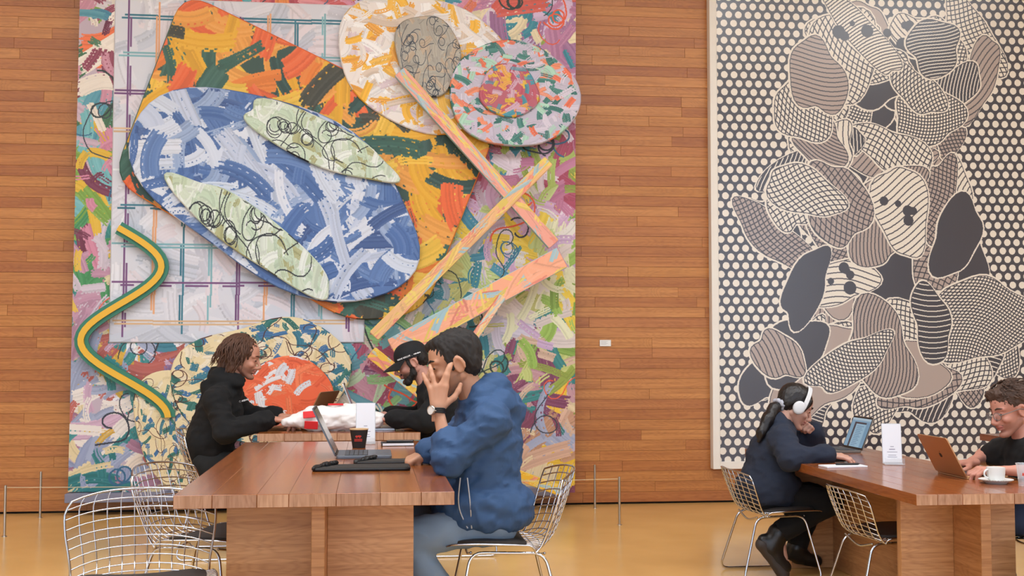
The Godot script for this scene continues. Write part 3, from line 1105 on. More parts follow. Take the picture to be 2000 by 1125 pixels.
func chairs() -> void:
	chair("empty wire chair turned away from the end of the coffee cup table, dark seat pad", Vector3(-0.765, 0, -4.12), deg_to_rad(-79), 0.97, 1.0)
	chair("empty wire chair drawn up to the long side of the coffee cup table", Vector3(-0.66, 0, -5.0), deg_to_rad(-22), 1.0, 1.0)
	chair("wire chair under the long-haired man in the black hoodie", Vector3(-0.86, 0, -7.25), 0.0, 1.0, 1.0)
	chair("wire chair under the man in the black cap", Vector3(0.50, 0, -7.2), PI, 1.0, 1.0)
	chair("wire chair under the man in the blue jacket", Vector3(0.53, 0, -4.76), PI, 1.0, 1.0)
	chair("wire chair under the woman with white headphones", Vector3(2.17, 0, -6.22), 0.0, 0.78, 0.9)
	chair("empty wire chair pushed up to the low table before the white notebook", Vector3(2.42, 0, -5.34), 0.0, 0.78, 0.9)
	chair("wire chair under the man in glasses and black T-shirt", Vector3(3.18, 0, -5.25), PI, 0.78, 0.9)

# ------------------------------------------------------------------ people
var head_net := []
var hand_nets := {}

# canonical head: face towards +x, up +y, origin between the ears
func canonical_head() -> Array:
	if head_net:
		return head_net
	var n := Net.new(Vector3(-0.16, -0.17, -0.125), Vector3(0.16, 0.17, 0.125), 0.0042, 300.0)
	n.ell(Vector3(-0.012, 0.045, 0), Vector3(0.100, 0.086, 0.075))
	n.ell(Vector3(0.026, -0.018, 0), Vector3(0.060, 0.088, 0.058))
	for s in [-1.0, 1.0]:
		n.cap(Vector3(-0.014, -0.045, s * 0.048), Vector3(0.060, -0.098, s * 0.014), 0.020, 0.017)
		n.cap(Vector3(0.079, 0.031, s * 0.012), Vector3(0.066, 0.031, s * 0.047), 0.0105, 0.010)
		n.ell(Vector3(0.070, 0.010, s * 0.031), Vector3(0.012, 0.010, 0.013))
		n.ell(Vector3(0.056, -0.024, s * 0.040), Vector3(0.024, 0.018, 0.018))
		n.ell(Vector3(0.097, -0.034, s * 0.0105), Vector3(0.011, 0.008, 0.007))
		var eb := Basis(Vector3.UP, s * 0.38) * Basis(Vector3.BACK, -0.2)
		n.ell(Vector3(-0.016, -0.004, s * 0.076), Vector3(0.017, 0.028, 0.0055), eb)
		for q in 9:
			var a0 := lerpf(-0.9, 3.6, q / 9.0)
			var a1 := lerpf(-0.9, 3.6, (q + 1) / 9.0)
			n.cap(Vector3(-0.016, -0.002, s * 0.078) + eb * Vector3(cos(a0) * 0.018, sin(a0) * 0.030, s * 0.004), Vector3(-0.016, -0.002, s * 0.078) + eb * Vector3(cos(a1) * 0.018, sin(a1) * 0.030, s * 0.004), 0.0042, 0.0042)
	n.cap(Vector3(0.084, 0.020, 0), Vector3(0.112, -0.026, 0), 0.0085, 0.0105)
	n.cap(Vector3(0.104, -0.034, 0), Vector3(0.088, -0.042, 0), 0.008, 0.008)
	n.ell(Vector3(0.084, -0.0535, 0), Vector3(0.016, 0.0065, 0.023))
	n.ell(Vector3(0.081, -0.0675, 0), Vector3(0.016, 0.0070, 0.020))
	n.ell(Vector3(0.074, -0.098, 0), Vector3(0.021, 0.017, 0.021))
	n.cap(Vector3(-0.03, -0.04, 0), Vector3(-0.04, -0.14, 0), 0.052, 0.050)
	head_net = n.build()
	return head_net

# canonical right hand: wrist at the origin, fingers +x, back of the hand +y, thumb towards -z
func hand(pose: String) -> Array:
	if hand_nets.has(pose):
		return hand_nets[pose]
	var P: Dictionary = {"type": [28, 42, 26, 0.10, 0.5], "mouse": [12, 24, 16, 0.13, 0.35], "fist": [78, 92, 55, 0.0, -0.3], "face": [4, 10, 8, 0.24, 0.75], "rest": [22, 34, 20, 0.06, 0.3]}
	var q: Array = P[pose]
	var n := Net.new(Vector3(-0.05, -0.11, -0.11), Vector3(0.215, 0.05, 0.10), 0.0038, 330.0)
	var zs := [-0.030, -0.010, 0.010, 0.028]
	var lens := [[0.043, 0.026, 0.022], [0.048, 0.030, 0.023], [0.044, 0.028, 0.022], [0.034, 0.021, 0.020]]
	n.cap(Vector3(-0.04, 0, 0), Vector3(0.015, 0, 0), 0.024, 0.022, Vector3(0, 1, 0), 0.8)
	for k in 4:
		var kn := Vector3([0.088, 0.092, 0.087, 0.078][k], 0.002, zs[k] * 1.05)
		n.cap(Vector3(0.005, 0, zs[k] * 0.55), kn, 0.0135, 0.0115)
		var p := kn
		var a := 0.0
		var sp: float = (k - 1.5) * q[3]
		if pose == "face":
			sp = [-0.10, -0.42, 0.30, 0.50][k]
		for j in 3:
			a += deg_to_rad(q[j] * (1.0 + (0.12 if k == 3 else 0.0)))
			var d := Vector3(cos(a) * cos(sp), -sin(a), cos(a) * sin(sp)).normalized()
			var e: Vector3 = p + d * lens[k][j]
			n.cap(p, e, 0.0102 - j * 0.0010, 0.0096 - j * 0.0012)
			p = e
	n.ell(Vector3(0.03, -0.008, -0.018), Vector3(0.03, 0.014, 0.018))
	var ta: float = q[4]
	var t0 := Vector3(0.018, -0.006, -0.024)
	var t1 := t0 + Vector3(cos(ta) * 0.040, -0.010, -sin(ta) * 0.040 - 0.010)
	var t2 := t1 + Vector3(cos(ta * 0.7) * 0.032, -0.006, -sin(ta * 0.7) * 0.032)
	var t3 := t2 + Vector3(cos(ta * 0.4) * 0.026, -0.004, -sin(ta * 0.4) * 0.026)
	n.cap(t0, t1, 0.015, 0.0115)
	n.cap(t1, t2, 0.0112, 0.0100)
	n.cap(t2, t3, 0.0100, 0.0082)
	hand_nets[pose] = n.build()
	return hand_nets[pose]

func frame(at: Vector3, x: Vector3, y: Vector3, sc := 1.0, mirror := false) -> Transform3D:
	var bx := x.normalized()
	var bz := bx.cross(y).normalized()
	var by := bz.cross(bx)
	if mirror:
		bz = -bz
	return Transform3D(Basis(bx * sc, by * sc, bz * sc), at)

func lin(r: float, g: float, b: float) -> Color:
	return rgb(r, g, b).srgb_to_linear()

func bounds(ps: Array, m: float) -> Array:
	var lo: Vector3 = ps[0]
	var hi: Vector3 = ps[0]
	for p in ps:
		lo = lo.min(p); hi = hi.max(p)
	return [lo - Vector3.ONE * m, hi + Vector3.ONE * m]

func torso(n: Net, J: Dictionary, g: float, fat: float) -> void:
	var f: Vector3 = J.front
	n.cap(J.pelvis.lerp(J.belly, 0.75), J.belly, 0.157 * fat + g, 0.160 * fat + g, f, 0.80)
	n.cap(J.belly, J.chest, 0.160 * fat + g, 0.165 * fat + g, f, 0.78)
	n.cap(J.chest, J.neck.lerp(J.chest, 0.35), 0.155 * fat + g, 0.10 * fat + g, f, 0.78)
	for s in ["l", "r"]:
		n.cap(J.neck.lerp(J.chest, 0.25), J[s + "sh"], 0.065 + g, 0.058 + g)
		n.cap(J.chest, J[s + "sh"], 0.10 * fat + g, 0.055 + g, f, 0.8)

# one seated figure; every garment is a child mesh over the continuous body
func figure(t: Node3D, J: Dictionary, skin: Color, W: Dictionary) -> Transform3D:
	var hs: float = W.get("head_scale", 0.97)
	var hx := frame(J.head, J.hf, J.hu, hs)
	var all := []
	for k in J:
		if J[k] is Vector3 and k not in ["hf", "hu", "front", "lhd", "lho", "rhd", "rho"]:
			all.append(J[k])
	var bb := bounds(all, 0.26)
	var n := Net.new(bb[0], bb[1], 0.016, 75.0)
	torso(n, J, -0.032, W.get("fat", 1.0))
	n.cap(J.chest.lerp(J.neck, 0.8), J.head + J.hu * -0.04 * hs - J.hf * 0.03, 0.056, 0.05)
	for s in ["l", "r"]:
		n.cap(J[s + "sh"], J[s + "el"], 0.044, 0.037)
		n.cap(J[s + "el"], J[s + "wr"], 0.037, 0.022)
		n.cap(J[s + "hip"], J[s + "kn"], 0.072, 0.048)
		n.cap(J[s + "kn"], J[s + "an"], 0.046, 0.034)
		n.cap(J[s + "an"], J[s + "toe"], 0.032, 0.026)
	var body := Acc.new()
	body.colored = true
	net_to(body, n.build(), Transform3D.IDENTITY, {"skin": skin})
	var lip := skin.lerp(lin(150, 70, 66), 0.55)
	var stub: Color = W.get("stubble", skin)
	var amt: float = W.get("stubble_amount", 0.0)
	var tint := {"skin": skin, "lip": lip, "stub": stub, "amt": amt}
	net_to(body, canonical_head(), hx, tint)
	for s in ["l", "r"]:
		if J.has(s + "hd"):
			net_to(body, hand(J[s + "pose"]), frame(J[s + "wr"], J[s + "hd"], J[s + "ho"], W.get("hand_scale", 1.0), s == "l"), {"skin": skin})
	var sm := mat(Color.WHITE, 0.55)
	sm.vertex_color_use_as_albedo = true
	sm.subsurf_scatter_enabled = true
	sm.subsurf_scatter_strength = 0.08
	part("body", body.mesh(), sm, t)
	# eyes and brows
	for s in [-1.0, 1.0]:
		var e := Acc.new()
		var b := Acc.new()
		lathe(e, Vector3.ZERO, [Vector2(0, -1), Vector2(0.5, -0.87), Vector2(0.87, -0.5), Vector2(1, 0), Vector2(0.87, 0.5), Vector2(0.5, 0.87), Vector2(0, 1)], 12)
		var ei := part("eye", e.mesh(), mat(rgb(42, 30, 26), 0.2), t)
		ei.transform = hx * Transform3D(Basis.from_scale(Vector3(0.009, 0.0042, 0.010)), Vector3(0.0785, 0.008, s * 0.031))
		tube(b, [hx * Vector3(0.090, 0.034, s * 0.014), hx * Vector3(0.088, 0.040, s * 0.030), hx * Vector3(0.072, 0.035, s * 0.050)], [0.0035, 0.0045, 0.002], 6)
		part("eyebrow", b.mesh(), W.hair, t)
	# upper garment
	var fold := FastNoiseLite.new()
	fold.seed = W.get("seed", 1); fold.frequency = 7.0; fold.fractal_octaves = 2; fold.fractal_type = FastNoiseLite.FRACTAL_RIDGED
	var up := Net.new(bb[0], bb[1], W.get("cell", 0.012), 95.0)
	var g: float = W.get("loose", 0.004)
	torso(up, J, g, W.get("fat", 1.0))
	var sl: float = W.get("sleeve", 1.9)
	for s in ["l", "r"]:
		var e1: Vector3 = J[s + "sh"].lerp(J[s + "el"], minf(sl, 1.0))
		up.cap(J[s + "sh"], e1, 0.058 + g, 0.052 + g)
		if sl > 1.0:
			var q: float = W.get("sleeve_" + s, sl) - 1.0
			up.cap(J[s + "el"], J[s + "el"].lerp(J[s + "wr"], q), 0.054 + g, 0.040 + g)
			if W.get("cuff", true):
				var c0: Vector3 = J[s + "el"].lerp(J[s + "wr"], q - 0.06)
				up.cap(c0, J[s + "el"].lerp(J[s + "wr"], q), 0.043 + g, 0.040 + g)
	if W.has("hem"):
		var hc: Vector3 = W.hem[0]
		for q in 32:
			var a0 := TAU * q / 16
			var a1 := TAU * (q + 1) / 16
			var hy := Vector3(0, 0.055 if q > 15 else 0.0, 0)
			up.cap(hc + hy + Vector3(cos(a0) * W.hem[1], 0, sin(a0) * W.hem[2]), hc + hy + Vector3(cos(a1) * W.hem[1], 0, sin(a1) * W.hem[2]), W.hem[3], W.hem[3])
	for c in W.get("extra", []):
		up.cap(c[0], c[1], c[2], c[3])
	var ua := Acc.new()
	net_to(ua, up.build(W.get("folds", 0.008), fold, W.get("fold_scale", Vector3(0.8, 1.5, 0.8))))
	part(W.top_name, ua.mesh(), W.top, t)
	# trousers
	var lo := Net.new(bb[0], bb[1], 0.014, 85.0)
	lo.cap(J.pelvis + Vector3(0, 0.01, 0), J.pelvis + Vector3(0, 0.02, 0), 0.10, 0.10, J.front, 0.85)
	for s in ["l", "r"]:
		lo.cap(J.pelvis, J[s + "hip"], 0.086, 0.084)
		lo.cap(J[s + "hip"], J[s + "kn"], 0.084, 0.068)
		lo.cap(J[s + "kn"], J[s + "an"].lerp(J[s + "kn"], 0.08), 0.066, W.get("ankle", 0.056))
	var la := Acc.new()
	net_to(la, lo.build(0.007, fold, Vector3(1, 1.2, 1)))
	part("trousers", la.mesh(), W.bottom, t)
	for s in ["l", "r"]:
		var sh := Net.new(J[s + "an"].min(J[s + "toe"]) - Vector3.ONE * 0.12, J[s + "an"].max(J[s + "toe"]) + Vector3.ONE * 0.12, 0.009, 130.0)
		var d: Vector3 = J[s + "toe"] - J[s + "an"]
		var heel: Vector3 = J[s + "an"] - d * 0.30 + Vector3(0, d.y * 0.75, 0)
		if W.has("heel_" + s):
			heel = W["heel_" + s]
		sh.cap(heel, J[s + "toe"], 0.034, 0.036)
		sh.cap(J[s + "an"], heel.lerp(J[s + "toe"], 0.3), W.get("boot", 0.042), 0.042)
		sh.cap(J[s + "an"], J[s + "toe"].lerp(heel, 0.35), 0.036, 0.034)
		var sa := Acc.new()
		net_to(sa, sh.build())
		part("shoe", sa.mesh(), W.shoe, t)
	return hx

func hair(t: Node3D, hx: Transform3D, prims: Array, m: Material, amp := 0.006, nscale := Vector3(60, 25, 60), called := "hair") -> void:
	var n := Net.new(Vector3(-0.24, -0.26, -0.18), Vector3(0.16, 0.2, 0.18), 0.006, 150.0)
	for p in prims:
		if p.size() == 4:
			n.cap(p[0], p[1], p[2], p[3])
		else:
			n.ell(p[0], p[1])
	var fn := FastNoiseLite.new()
	fn.seed = 31; fn.frequency = 1.0; fn.fractal_octaves = 2
	var a := Acc.new()
	net_to(a, n.build(amp, fn, nscale), hx)
	part(called, a.mesh(), m, t)

# loose locks: curled tapering tubes over a head
func locks(t: Node3D, hx: Transform3D, m: Material, count: int, length: float, curl: float, rad: float, sd: int, drop := 1.0, front := 0.5) -> void:
	var r := RandomNumberGenerator.new()
	r.seed = sd
	var a := Acc.new()
	for k in count:
		var th := r.randf_range(front, TAU - front)
		var ph := r.randf_range(0.05, 1.35)
		var d := Vector3(cos(th) * sin(ph), cos(ph), sin(th) * sin(ph))
		var p := Vector3(-0.022, 0.045, 0) + d * Vector3(0.108, 0.098, 0.090)
		var pts := []
		var rs := []
		var f := r.randf() * TAU
		var ln := length * r.randf_range(0.6, 1.1)
		for s in 9:
			var u := s / 8.0
			var out := d * (0.010 + 0.022 * u) * (1.0 - 0.2 * u)
			var fall := Vector3(-0.012 * u, -ln * u * u * drop - ln * 0.35 * u, 0)
			var hor := Vector3(d.x, 0, d.z).normalized() * ln * 0.42 * sin(u * PI * 0.55)
			var c := Vector3(sin(f + u * 9.0), 0.3 * cos(f + u * 8.0), cos(f + u * 9.0)) * curl * u
			pts.append(hx * (p + out + fall + hor * (1.0 - ph / 2.2) + c))
			rs.append(rad * (1.0 - 0.75 * u))
		tube(a, pts, rs, 5, false, false)
	part("hair_locks", a.mesh(), m, t)

func people() -> void:
	var jeans := cloth(rgb(116, 134, 152), 0.9, 30.0, 0.4)
	var blackc := cloth(rgb(13, 13, 14), 0.95, 22.0, 0.5)
	var trous := cloth(rgb(30, 31, 31), 0.95, 20.0, 0.5)
	var leather := mat(rgb(22, 20, 20), 0.38)
	var up := Vector3.UP
	# the man in the blue jacket
	var t := thing("person", "person in blue hooded jacket and jeans leaning his face on his hand", "person")
	var J := {"front": Vector3.LEFT, "head": Vector3(0.330, 1.160, -4.73), "hf": Vector3(-0.95, -0.25, 0.06), "hu": Vector3(-0.24, 0.97, 0.0), "neck": Vector3(0.435, 1.035, -4.75), "chest": Vector3(0.462, 0.84, -4.76), "belly": Vector3(0.448, 0.68, -4.76), "pelvis": Vector3(0.485, 0.555, -4.76),
		"lsh": Vector3(0.470, 0.945, -4.575), "lel": Vector3(0.305, 0.800, -4.575), "lwr": Vector3(0.262, 0.99, -4.625), "lhd": Vector3(0.02, 1, -0.12), "lho": Vector3(-0.25, 0.1, 1), "lpose": "face",
		"rsh": Vector3(0.45, 0.945, -4.95), "rel": Vector3(0.32, 0.80, -5.02), "rwr": Vector3(0.235, 0.795, -4.99), "rhd": Vector3(-0.8, -0.45, 0.1), "rho": Vector3(-0.4, 0.9, 0.2), "rpose": "fist",
		"lhip": Vector3(0.49, 0.54, -4.66), "lkn": Vector3(0.12, 0.49, -4.63), "lan": Vector3(0.36, 0.16, -4.64), "ltoe": Vector3(0.26, 0.05, -4.64),
		"rhip": Vector3(0.49, 0.54, -4.87), "rkn": Vector3(0.11, 0.50, -4.90), "ran": Vector3(0.16, 0.11, -4.90), "rtoe": Vector3(0.02, 0.045, -4.90)}
	var dark := cloth(rgb(30, 24, 21), 0.75, 40.0, 0.8)
	var W := {"hair": dark, "top": cloth(rgb(44, 75, 114), 0.75, 16.0, 0.35), "top_name": "jacket", "bottom": jeans, "shoe": leather, "fat": 1.06, "loose": 0.008, "sleeve": 1.9, "sleeve_l": 1.34, "sleeve_r": 1.85, "cell": 0.010, "folds": 0.012, "fold_scale": Vector3(1.1, 1.7, 1.0), "hem": [Vector3(0.45, 0.565, -4.76), 0.165, 0.185, 0.036], "seed": 4, "stubble": lin(92, 74, 66), "stubble_amount": 0.3, "head_scale": 1.02,
		"extra": [[Vector3(0.355, 0.60, -4.68), Vector3(0.355, 0.60, -4.84), 0.085, 0.085], [Vector3(0.52, 0.60, -4.66), Vector3(0.52, 0.60, -4.86), 0.10, 0.10], [Vector3(0.40, 0.585, -4.63), Vector3(0.52, 0.575, -4.63), 0.055, 0.055], [Vector3(0.43, 1.045, -4.68), Vector3(0.50, 1.07, -4.75), 0.042, 0.048], [Vector3(0.50, 1.07, -4.75), Vector3(0.44, 1.04, -4.84), 0.048, 0.042], [Vector3(0.51, 1.05, -4.74), Vector3(0.575, 0.97, -4.75), 0.055, 0.050], [Vector3(0.53, 1.02, -4.66), Vector3(0.585, 0.95, -4.72), 0.035, 0.030], [Vector3(0.53, 1.02, -4.84), Vector3(0.585, 0.95, -4.78), 0.035, 0.030]]}
	var hx := figure(t, J, lin(188, 138, 108), W)
	hair(t, hx, [[Vector3(-0.026, 0.056, 0), Vector3(0.103, 0.088, 0.082)], [Vector3(-0.062, 0.005, 0), Vector3(0.052, 0.072, 0.078)], [Vector3(0.04, 0.098, -0.03), Vector3(0.066, 0.094, 0.02), 0.026, 0.022], [Vector3(0.02, 0.05, 0.064), Vector3(0.016, -0.008, 0.072), 0.013, 0.009], [Vector3(0.02, 0.05, -0.064), Vector3(0.016, -0.008, -0.072), 0.013, 0.009]], dark)
	var zip := mat(rgb(170, 176, 184), 0.35, 0.6)
	for zz in [[Vector3(0.345, 0.73, -4.545), Vector3(0.335, 0.62, -4.555), Vector3(0.375, 0.535, -4.56)], [Vector3(0.372, 0.73, -4.54), Vector3(0.385, 0.62, -4.54), Vector3(0.39, 0.535, -4.555)]]:
		var a := Acc.new()
		tube(a, rounded(zz, 0.08, 5), 0.003, 6)
		part("zip", a.mesh(), zip, t)
	watch(Vector3(0.2605, 0.985, -4.622), Vector3(-0.04, 1, -0.06), Vector3(-0.75, 0.1, 0.65))

	# the long-haired man in the hoodie
	t = thing("person", "person with wavy shoulder-length hair in black hoodie typing beside the plastic bag", "person")
	J = {"front": Vector3.RIGHT, "head": Vector3(-0.765, 1.165, -7.25), "hf": Vector3(0.96, -0.26, 0.06), "hu": Vector3(0.25, 0.97, 0), "neck": Vector3(-0.835, 1.03, -7.25), "chest": Vector3(-0.905, 0.83, -7.25), "belly": Vector3(-0.955, 0.67, -7.25), "pelvis": Vector3(-0.96, 0.545, -7.25),
		"rsh": Vector3(-0.90, 0.925, -7.07), "rel": Vector3(-0.835, 0.745, -6.98), "rwr": Vector3(-0.585, 0.812, -7.09), "rhd": Vector3(1, -0.12, -0.1), "rho": Vector3(0.1, 1, 0.1), "rpose": "type",
		"lsh": Vector3(-0.86, 0.93, -7.43), "lel": Vector3(-0.76, 0.80, -7.52), "lwr": Vector3(-0.565, 0.815, -7.40), "lhd": Vector3(1, -0.12, 0.15), "lho": Vector3(0.1, 1, 0), "lpose": "type",
		"rhip": Vector3(-0.955, 0.54, -7.16), "rkn": Vector3(-0.56, 0.53, -7.13), "ran": Vector3(-0.60, 0.11, -7.13), "rtoe": Vector3(-0.46, 0.045, -7.13),
		"lhip": Vector3(-0.955, 0.54, -7.35), "lkn": Vector3(-0.56, 0.53, -7.38), "lan": Vector3(-0.60, 0.11, -7.38), "ltoe": Vector3(-0.46, 0.045, -7.38)}
	var brown := cloth(rgb(82, 52, 36), 0.6, 40.0, 0.9)
	W = {"hair": brown, "top": blackc, "top_name": "hoodie", "bottom": trous, "shoe": leather, "fat": 0.98, "loose": 0.008, "sleeve": 1.88, "folds": 0.011, "seed": 9, "stubble": lin(96, 62, 46), "stubble_amount": 0.55,
		"extra": [[Vector3(-0.80, 1.03, -7.17), Vector3(-0.90, 1.055, -7.20), 0.044, 0.05], [Vector3(-0.90, 1.055, -7.20), Vector3(-0.92, 1.06, -7.30), 0.052, 0.052], [Vector3(-0.92, 1.06, -7.30), Vector3(-0.81, 1.03, -7.34), 0.05, 0.044], [Vector3(-0.96, 1.0, -7.20), Vector3(-0.97, 0.98, -7.31), 0.045, 0.045]]}
	hx = figure(t, J, lin(194, 138, 114), W)
	hair(t, hx, [[Vector3(-0.034, 0.052, 0), Vector3(0.108, 0.094, 0.092)], [Vector3(-0.04, 0.02, 0.078), Vector3(-0.045, -0.085, 0.075), 0.036, 0.03], [Vector3(-0.03, 0.02, -0.078), Vector3(-0.03, -0.085, -0.075), 0.036, 0.03], [Vector3(-0.085, 0.02, 0), Vector3(-0.095, -0.09, 0), 0.06, 0.05], [Vector3(0.0, 0.06, 0.07), Vector3(-0.008, -0.02, 0.082), 0.022, 0.02]], brown, 0.012, Vector3(45, 22, 45))
	locks(t, hx, brown, 420, 0.125, 0.013, 0.0055, 5, 1.0, 1.2)
	var mo := Acc.new()
	tube(mo, [hx * Vector3(0.080, -0.050, -0.024), hx * Vector3(0.095, -0.044, 0), hx * Vector3(0.080, -0.050, 0.024)], [0.003, 0.006, 0.003], 6)
	part("moustache", mo.mesh(), brown, t)
	var pr := Acc.new()
	lathe(pr, Vector3.ZERO, [Vector2(0.005, -0.001), Vector2(0.006, 0), Vector2(0.005, 0.001)], 12, Vector2.ONE, Basis(Vector3.RIGHT, PI / 2))
	for q in 6:
		box(pr, Vector3(0.014 + q * 0.0075, 0.0, 0), Vector3(0.005, 0.007 + (q % 3) * 0.002, 0.001))
	var ch := part("chest_print", pr.mesh(), mat(rgb(210, 210, 210), 0.8), t, "tiny white chest print")
	ch.transform = Transform3D(Basis(Vector3.UP, 0.5) * Basis(Vector3.BACK, 0.25), Vector3(-0.765, 0.915, -7.085))

	# the man in the cap
	t = thing("person", "bearded person in black cap and black sweatshirt typing at the bag table", "person")
	J = {"front": Vector3.LEFT, "head": Vector3(0.245, 1.138, -7.2), "hf": Vector3(-0.93, -0.36, 0.03), "hu": Vector3(-0.35, 0.94, 0), "neck": Vector3(0.345, 1.01, -7.2), "chest": Vector3(0.42, 0.83, -7.2), "belly": Vector3(0.45, 0.67, -7.2), "pelvis": Vector3(0.46, 0.545, -7.2),
		"lsh": Vector3(0.395, 0.935, -7.02), "lel": Vector3(0.33, 0.80, -6.95), "lwr": Vector3(0.115, 0.813, -7.05), "lhd": Vector3(-1, -0.1, -0.1), "lho": Vector3(-0.1, 1, 0.1), "lpose": "type",
		"rsh": Vector3(0.395, 0.935, -7.38), "rel": Vector3(0.32, 0.80, -7.45), "rwr": Vector3(0.105, 0.825, -7.30), "rhd": Vector3(-1, -0.05, 0.12), "rho": Vector3(-0.1, 1, 0), "rpose": "type",
		"lhip": Vector3(0.455, 0.54, -7.1), "lkn": Vector3(0.10, 0.52, -7.1), "lan": Vector3(0.22, 0.12, -7.35), "ltoe": Vector3(0.12, 0.05, -7.4),
		"rhip": Vector3(0.455, 0.54, -7.3), "rkn": Vector3(0.10, 0.53, -7.35), "ran": Vector3(0.34, 0.18, -7.55), "rtoe": Vector3(0.30, 0.06, -7.62)}
	W = {"hair": dark, "top": blackc, "top_name": "sweatshirt", "bottom": trous, "shoe": mat(rgb(92, 58, 44), 0.5), "loose": 0.006, "sleeve": 1.9, "folds": 0.009, "seed": 12, "stubble": lin(70, 50, 40), "stubble_amount": 0.85,
		"extra": [[Vector3(0.34, 1.0, -7.13), Vector3(0.385, 1.03, -7.2), 0.03, 0.034], [Vector3(0.385, 1.03, -7.2), Vector3(0.34, 1.0, -7.27), 0.034, 0.03]]}
	hx = figure(t, J, lin(190, 136, 118), W)
	hair(t, hx, [[Vector3(-0.066, 0.02, 0), Vector3(0.05, 0.07, 0.078)], [Vector3(0.02, 0.03, 0.066), Vector3(0.016, -0.02, 0.068), 0.013, 0.01], [Vector3(0.02, 0.03, -0.066), Vector3(0.016, -0.02, -0.068), 0.013, 0.01]], dark)
	hair(t, hx, [[Vector3(0.008, -0.02, 0.058), Vector3(0.012, -0.062, 0.052), 0.013, 0.017], [Vector3(0.008, -0.02, -0.058), Vector3(0.012, -0.062, -0.052), 0.013, 0.017], [Vector3(0.012, -0.06, 0.050), Vector3(0.055, -0.096, 0.028), 0.019, 0.021], [Vector3(0.012, -0.06, -0.050), Vector3(0.055, -0.096, -0.028), 0.019, 0.021], [Vector3(0.062, -0.104, 0.02), Vector3(0.062, -0.104, -0.02), 0.022, 0.022], [Vector3(0.085, -0.045, 0.022), Vector3(0.085, -0.045, -0.022), 0.007, 0.007]], dark, 0.005, Vector3(90, 90, 90), "beard")
	var cp := Acc.new()
	var pfl := []
	for k in 11:
		var u := k / 10.0
		pfl.append(Vector2(0.103 * pow(cos(u * PI / 2), 0.75) + 0.001, 0.044 + 0.092 * sin(u * PI / 2)))
	pfl.push_front(Vector2(0.103, 0.030))
	pfl.push_front(Vector2(0.099, 0.030))
	lathe(cp, Vector3.ZERO, pfl, 36, Vector2(1.06, 0.86), Basis(Vector3.BACK, 0.06))
	var capm := cloth(rgb(17, 17, 20), 0.85, 60.0, 0.3)
	var cpi := part("cap", cp.mesh(), capm, t)
	cpi.transform = hx * Transform3D(Basis.IDENTITY, Vector3(-0.012, 0.0, 0))
	var br := Acc.new()
	var rows := []
	for k in 9:
		var s := -1.0 + k / 4.0
		var row := []
		for q in 5:
			var u := q / 4.0
			var reach := 0.088 * u * sqrt(maxf(0.0, 1.0 - s * s * 0.55))
			var base := Vector3(0.108 * cos(s * 1.15), 0.036, 0.088 * sin(s * 1.15))
			row.append(base + Vector3(reach, -0.02 * u - 0.022 * s * s * u - 0.006 * u * u, 0))
		rows.append(row)
	for side in [0, 1]:
		var ids := []
		for k in 9:
			var row := []
			for q in 5:
				row.append(br.vert(rows[k][q] + Vector3(0, 0.003 if side else -0.002, 0), Vector3(0.1, 1 if side else -1, 0).normalized()))
			ids.append(row)
		for k in 8:
			for q in 4:
				br.quad(ids[k][q], ids[k + 1][q], ids[k + 1][q + 1], ids[k][q + 1])
	for k in 8:
		br.face([rows[k][4] + Vector3(0, 0.003, 0), rows[k + 1][4] + Vector3(0, 0.003, 0), rows[k + 1][4] - Vector3(0, 0.002, 0), rows[k][4] - Vector3(0, 0.002, 0)], Vector3.RIGHT)
	part("brim", br.mesh(), capm, cpi)
	for w in [["NOVE WELLER", 0.048, 0.013, 0.20], ["-", -0.004, 0.012, -0.02]]:
		var tm := TextMesh.new()
		tm.text = w[0]
		tm.font_size = 32
		tm.pixel_size = w[2] / 32.0
		tm.depth = 0.001
		var sf := SystemFont.new()
		sf.font_names = PackedStringArray(["Droid Sans"])
		sf.font_weight = 700
		tm.font = sf
		var o := part("cap_lettering", tm, mat(rgb(226, 226, 226), 0.8), cpi)
		# the left side of the head is at -z of the head frame
		var x: float = w[1]
		var zz: float = -0.0895 * sqrt(1.0 - pow(x / 0.110, 2.0))
		o.transform = Transform3D(Basis(Vector3.UP, PI - w[3]), Vector3(x, 0.047 + x * 0.06, zz - 0.0015))

	var dash := Acc.new()
	for q in 8:
		var x := -0.018 - q * 0.0058
		var zz := -0.0900 * sqrt(1.0 - pow(x / 0.110, 2.0))
		box(dash, Vector3(x, 0.050 + x * 0.06, zz - 0.001), Vector3(0.0048, 0.0045 + 0.002 * (q % 3), 0.0012), Basis(Vector3.UP, -x * 7.0))
	part("cap_lettering", dash.mesh(), mat(rgb(226, 226, 226), 0.8), cpi, "small white unreadable lettering")

	# the woman with headphones
	t = thing("person", "person with long dark ponytail and navy fleece bent over the low table", "person")
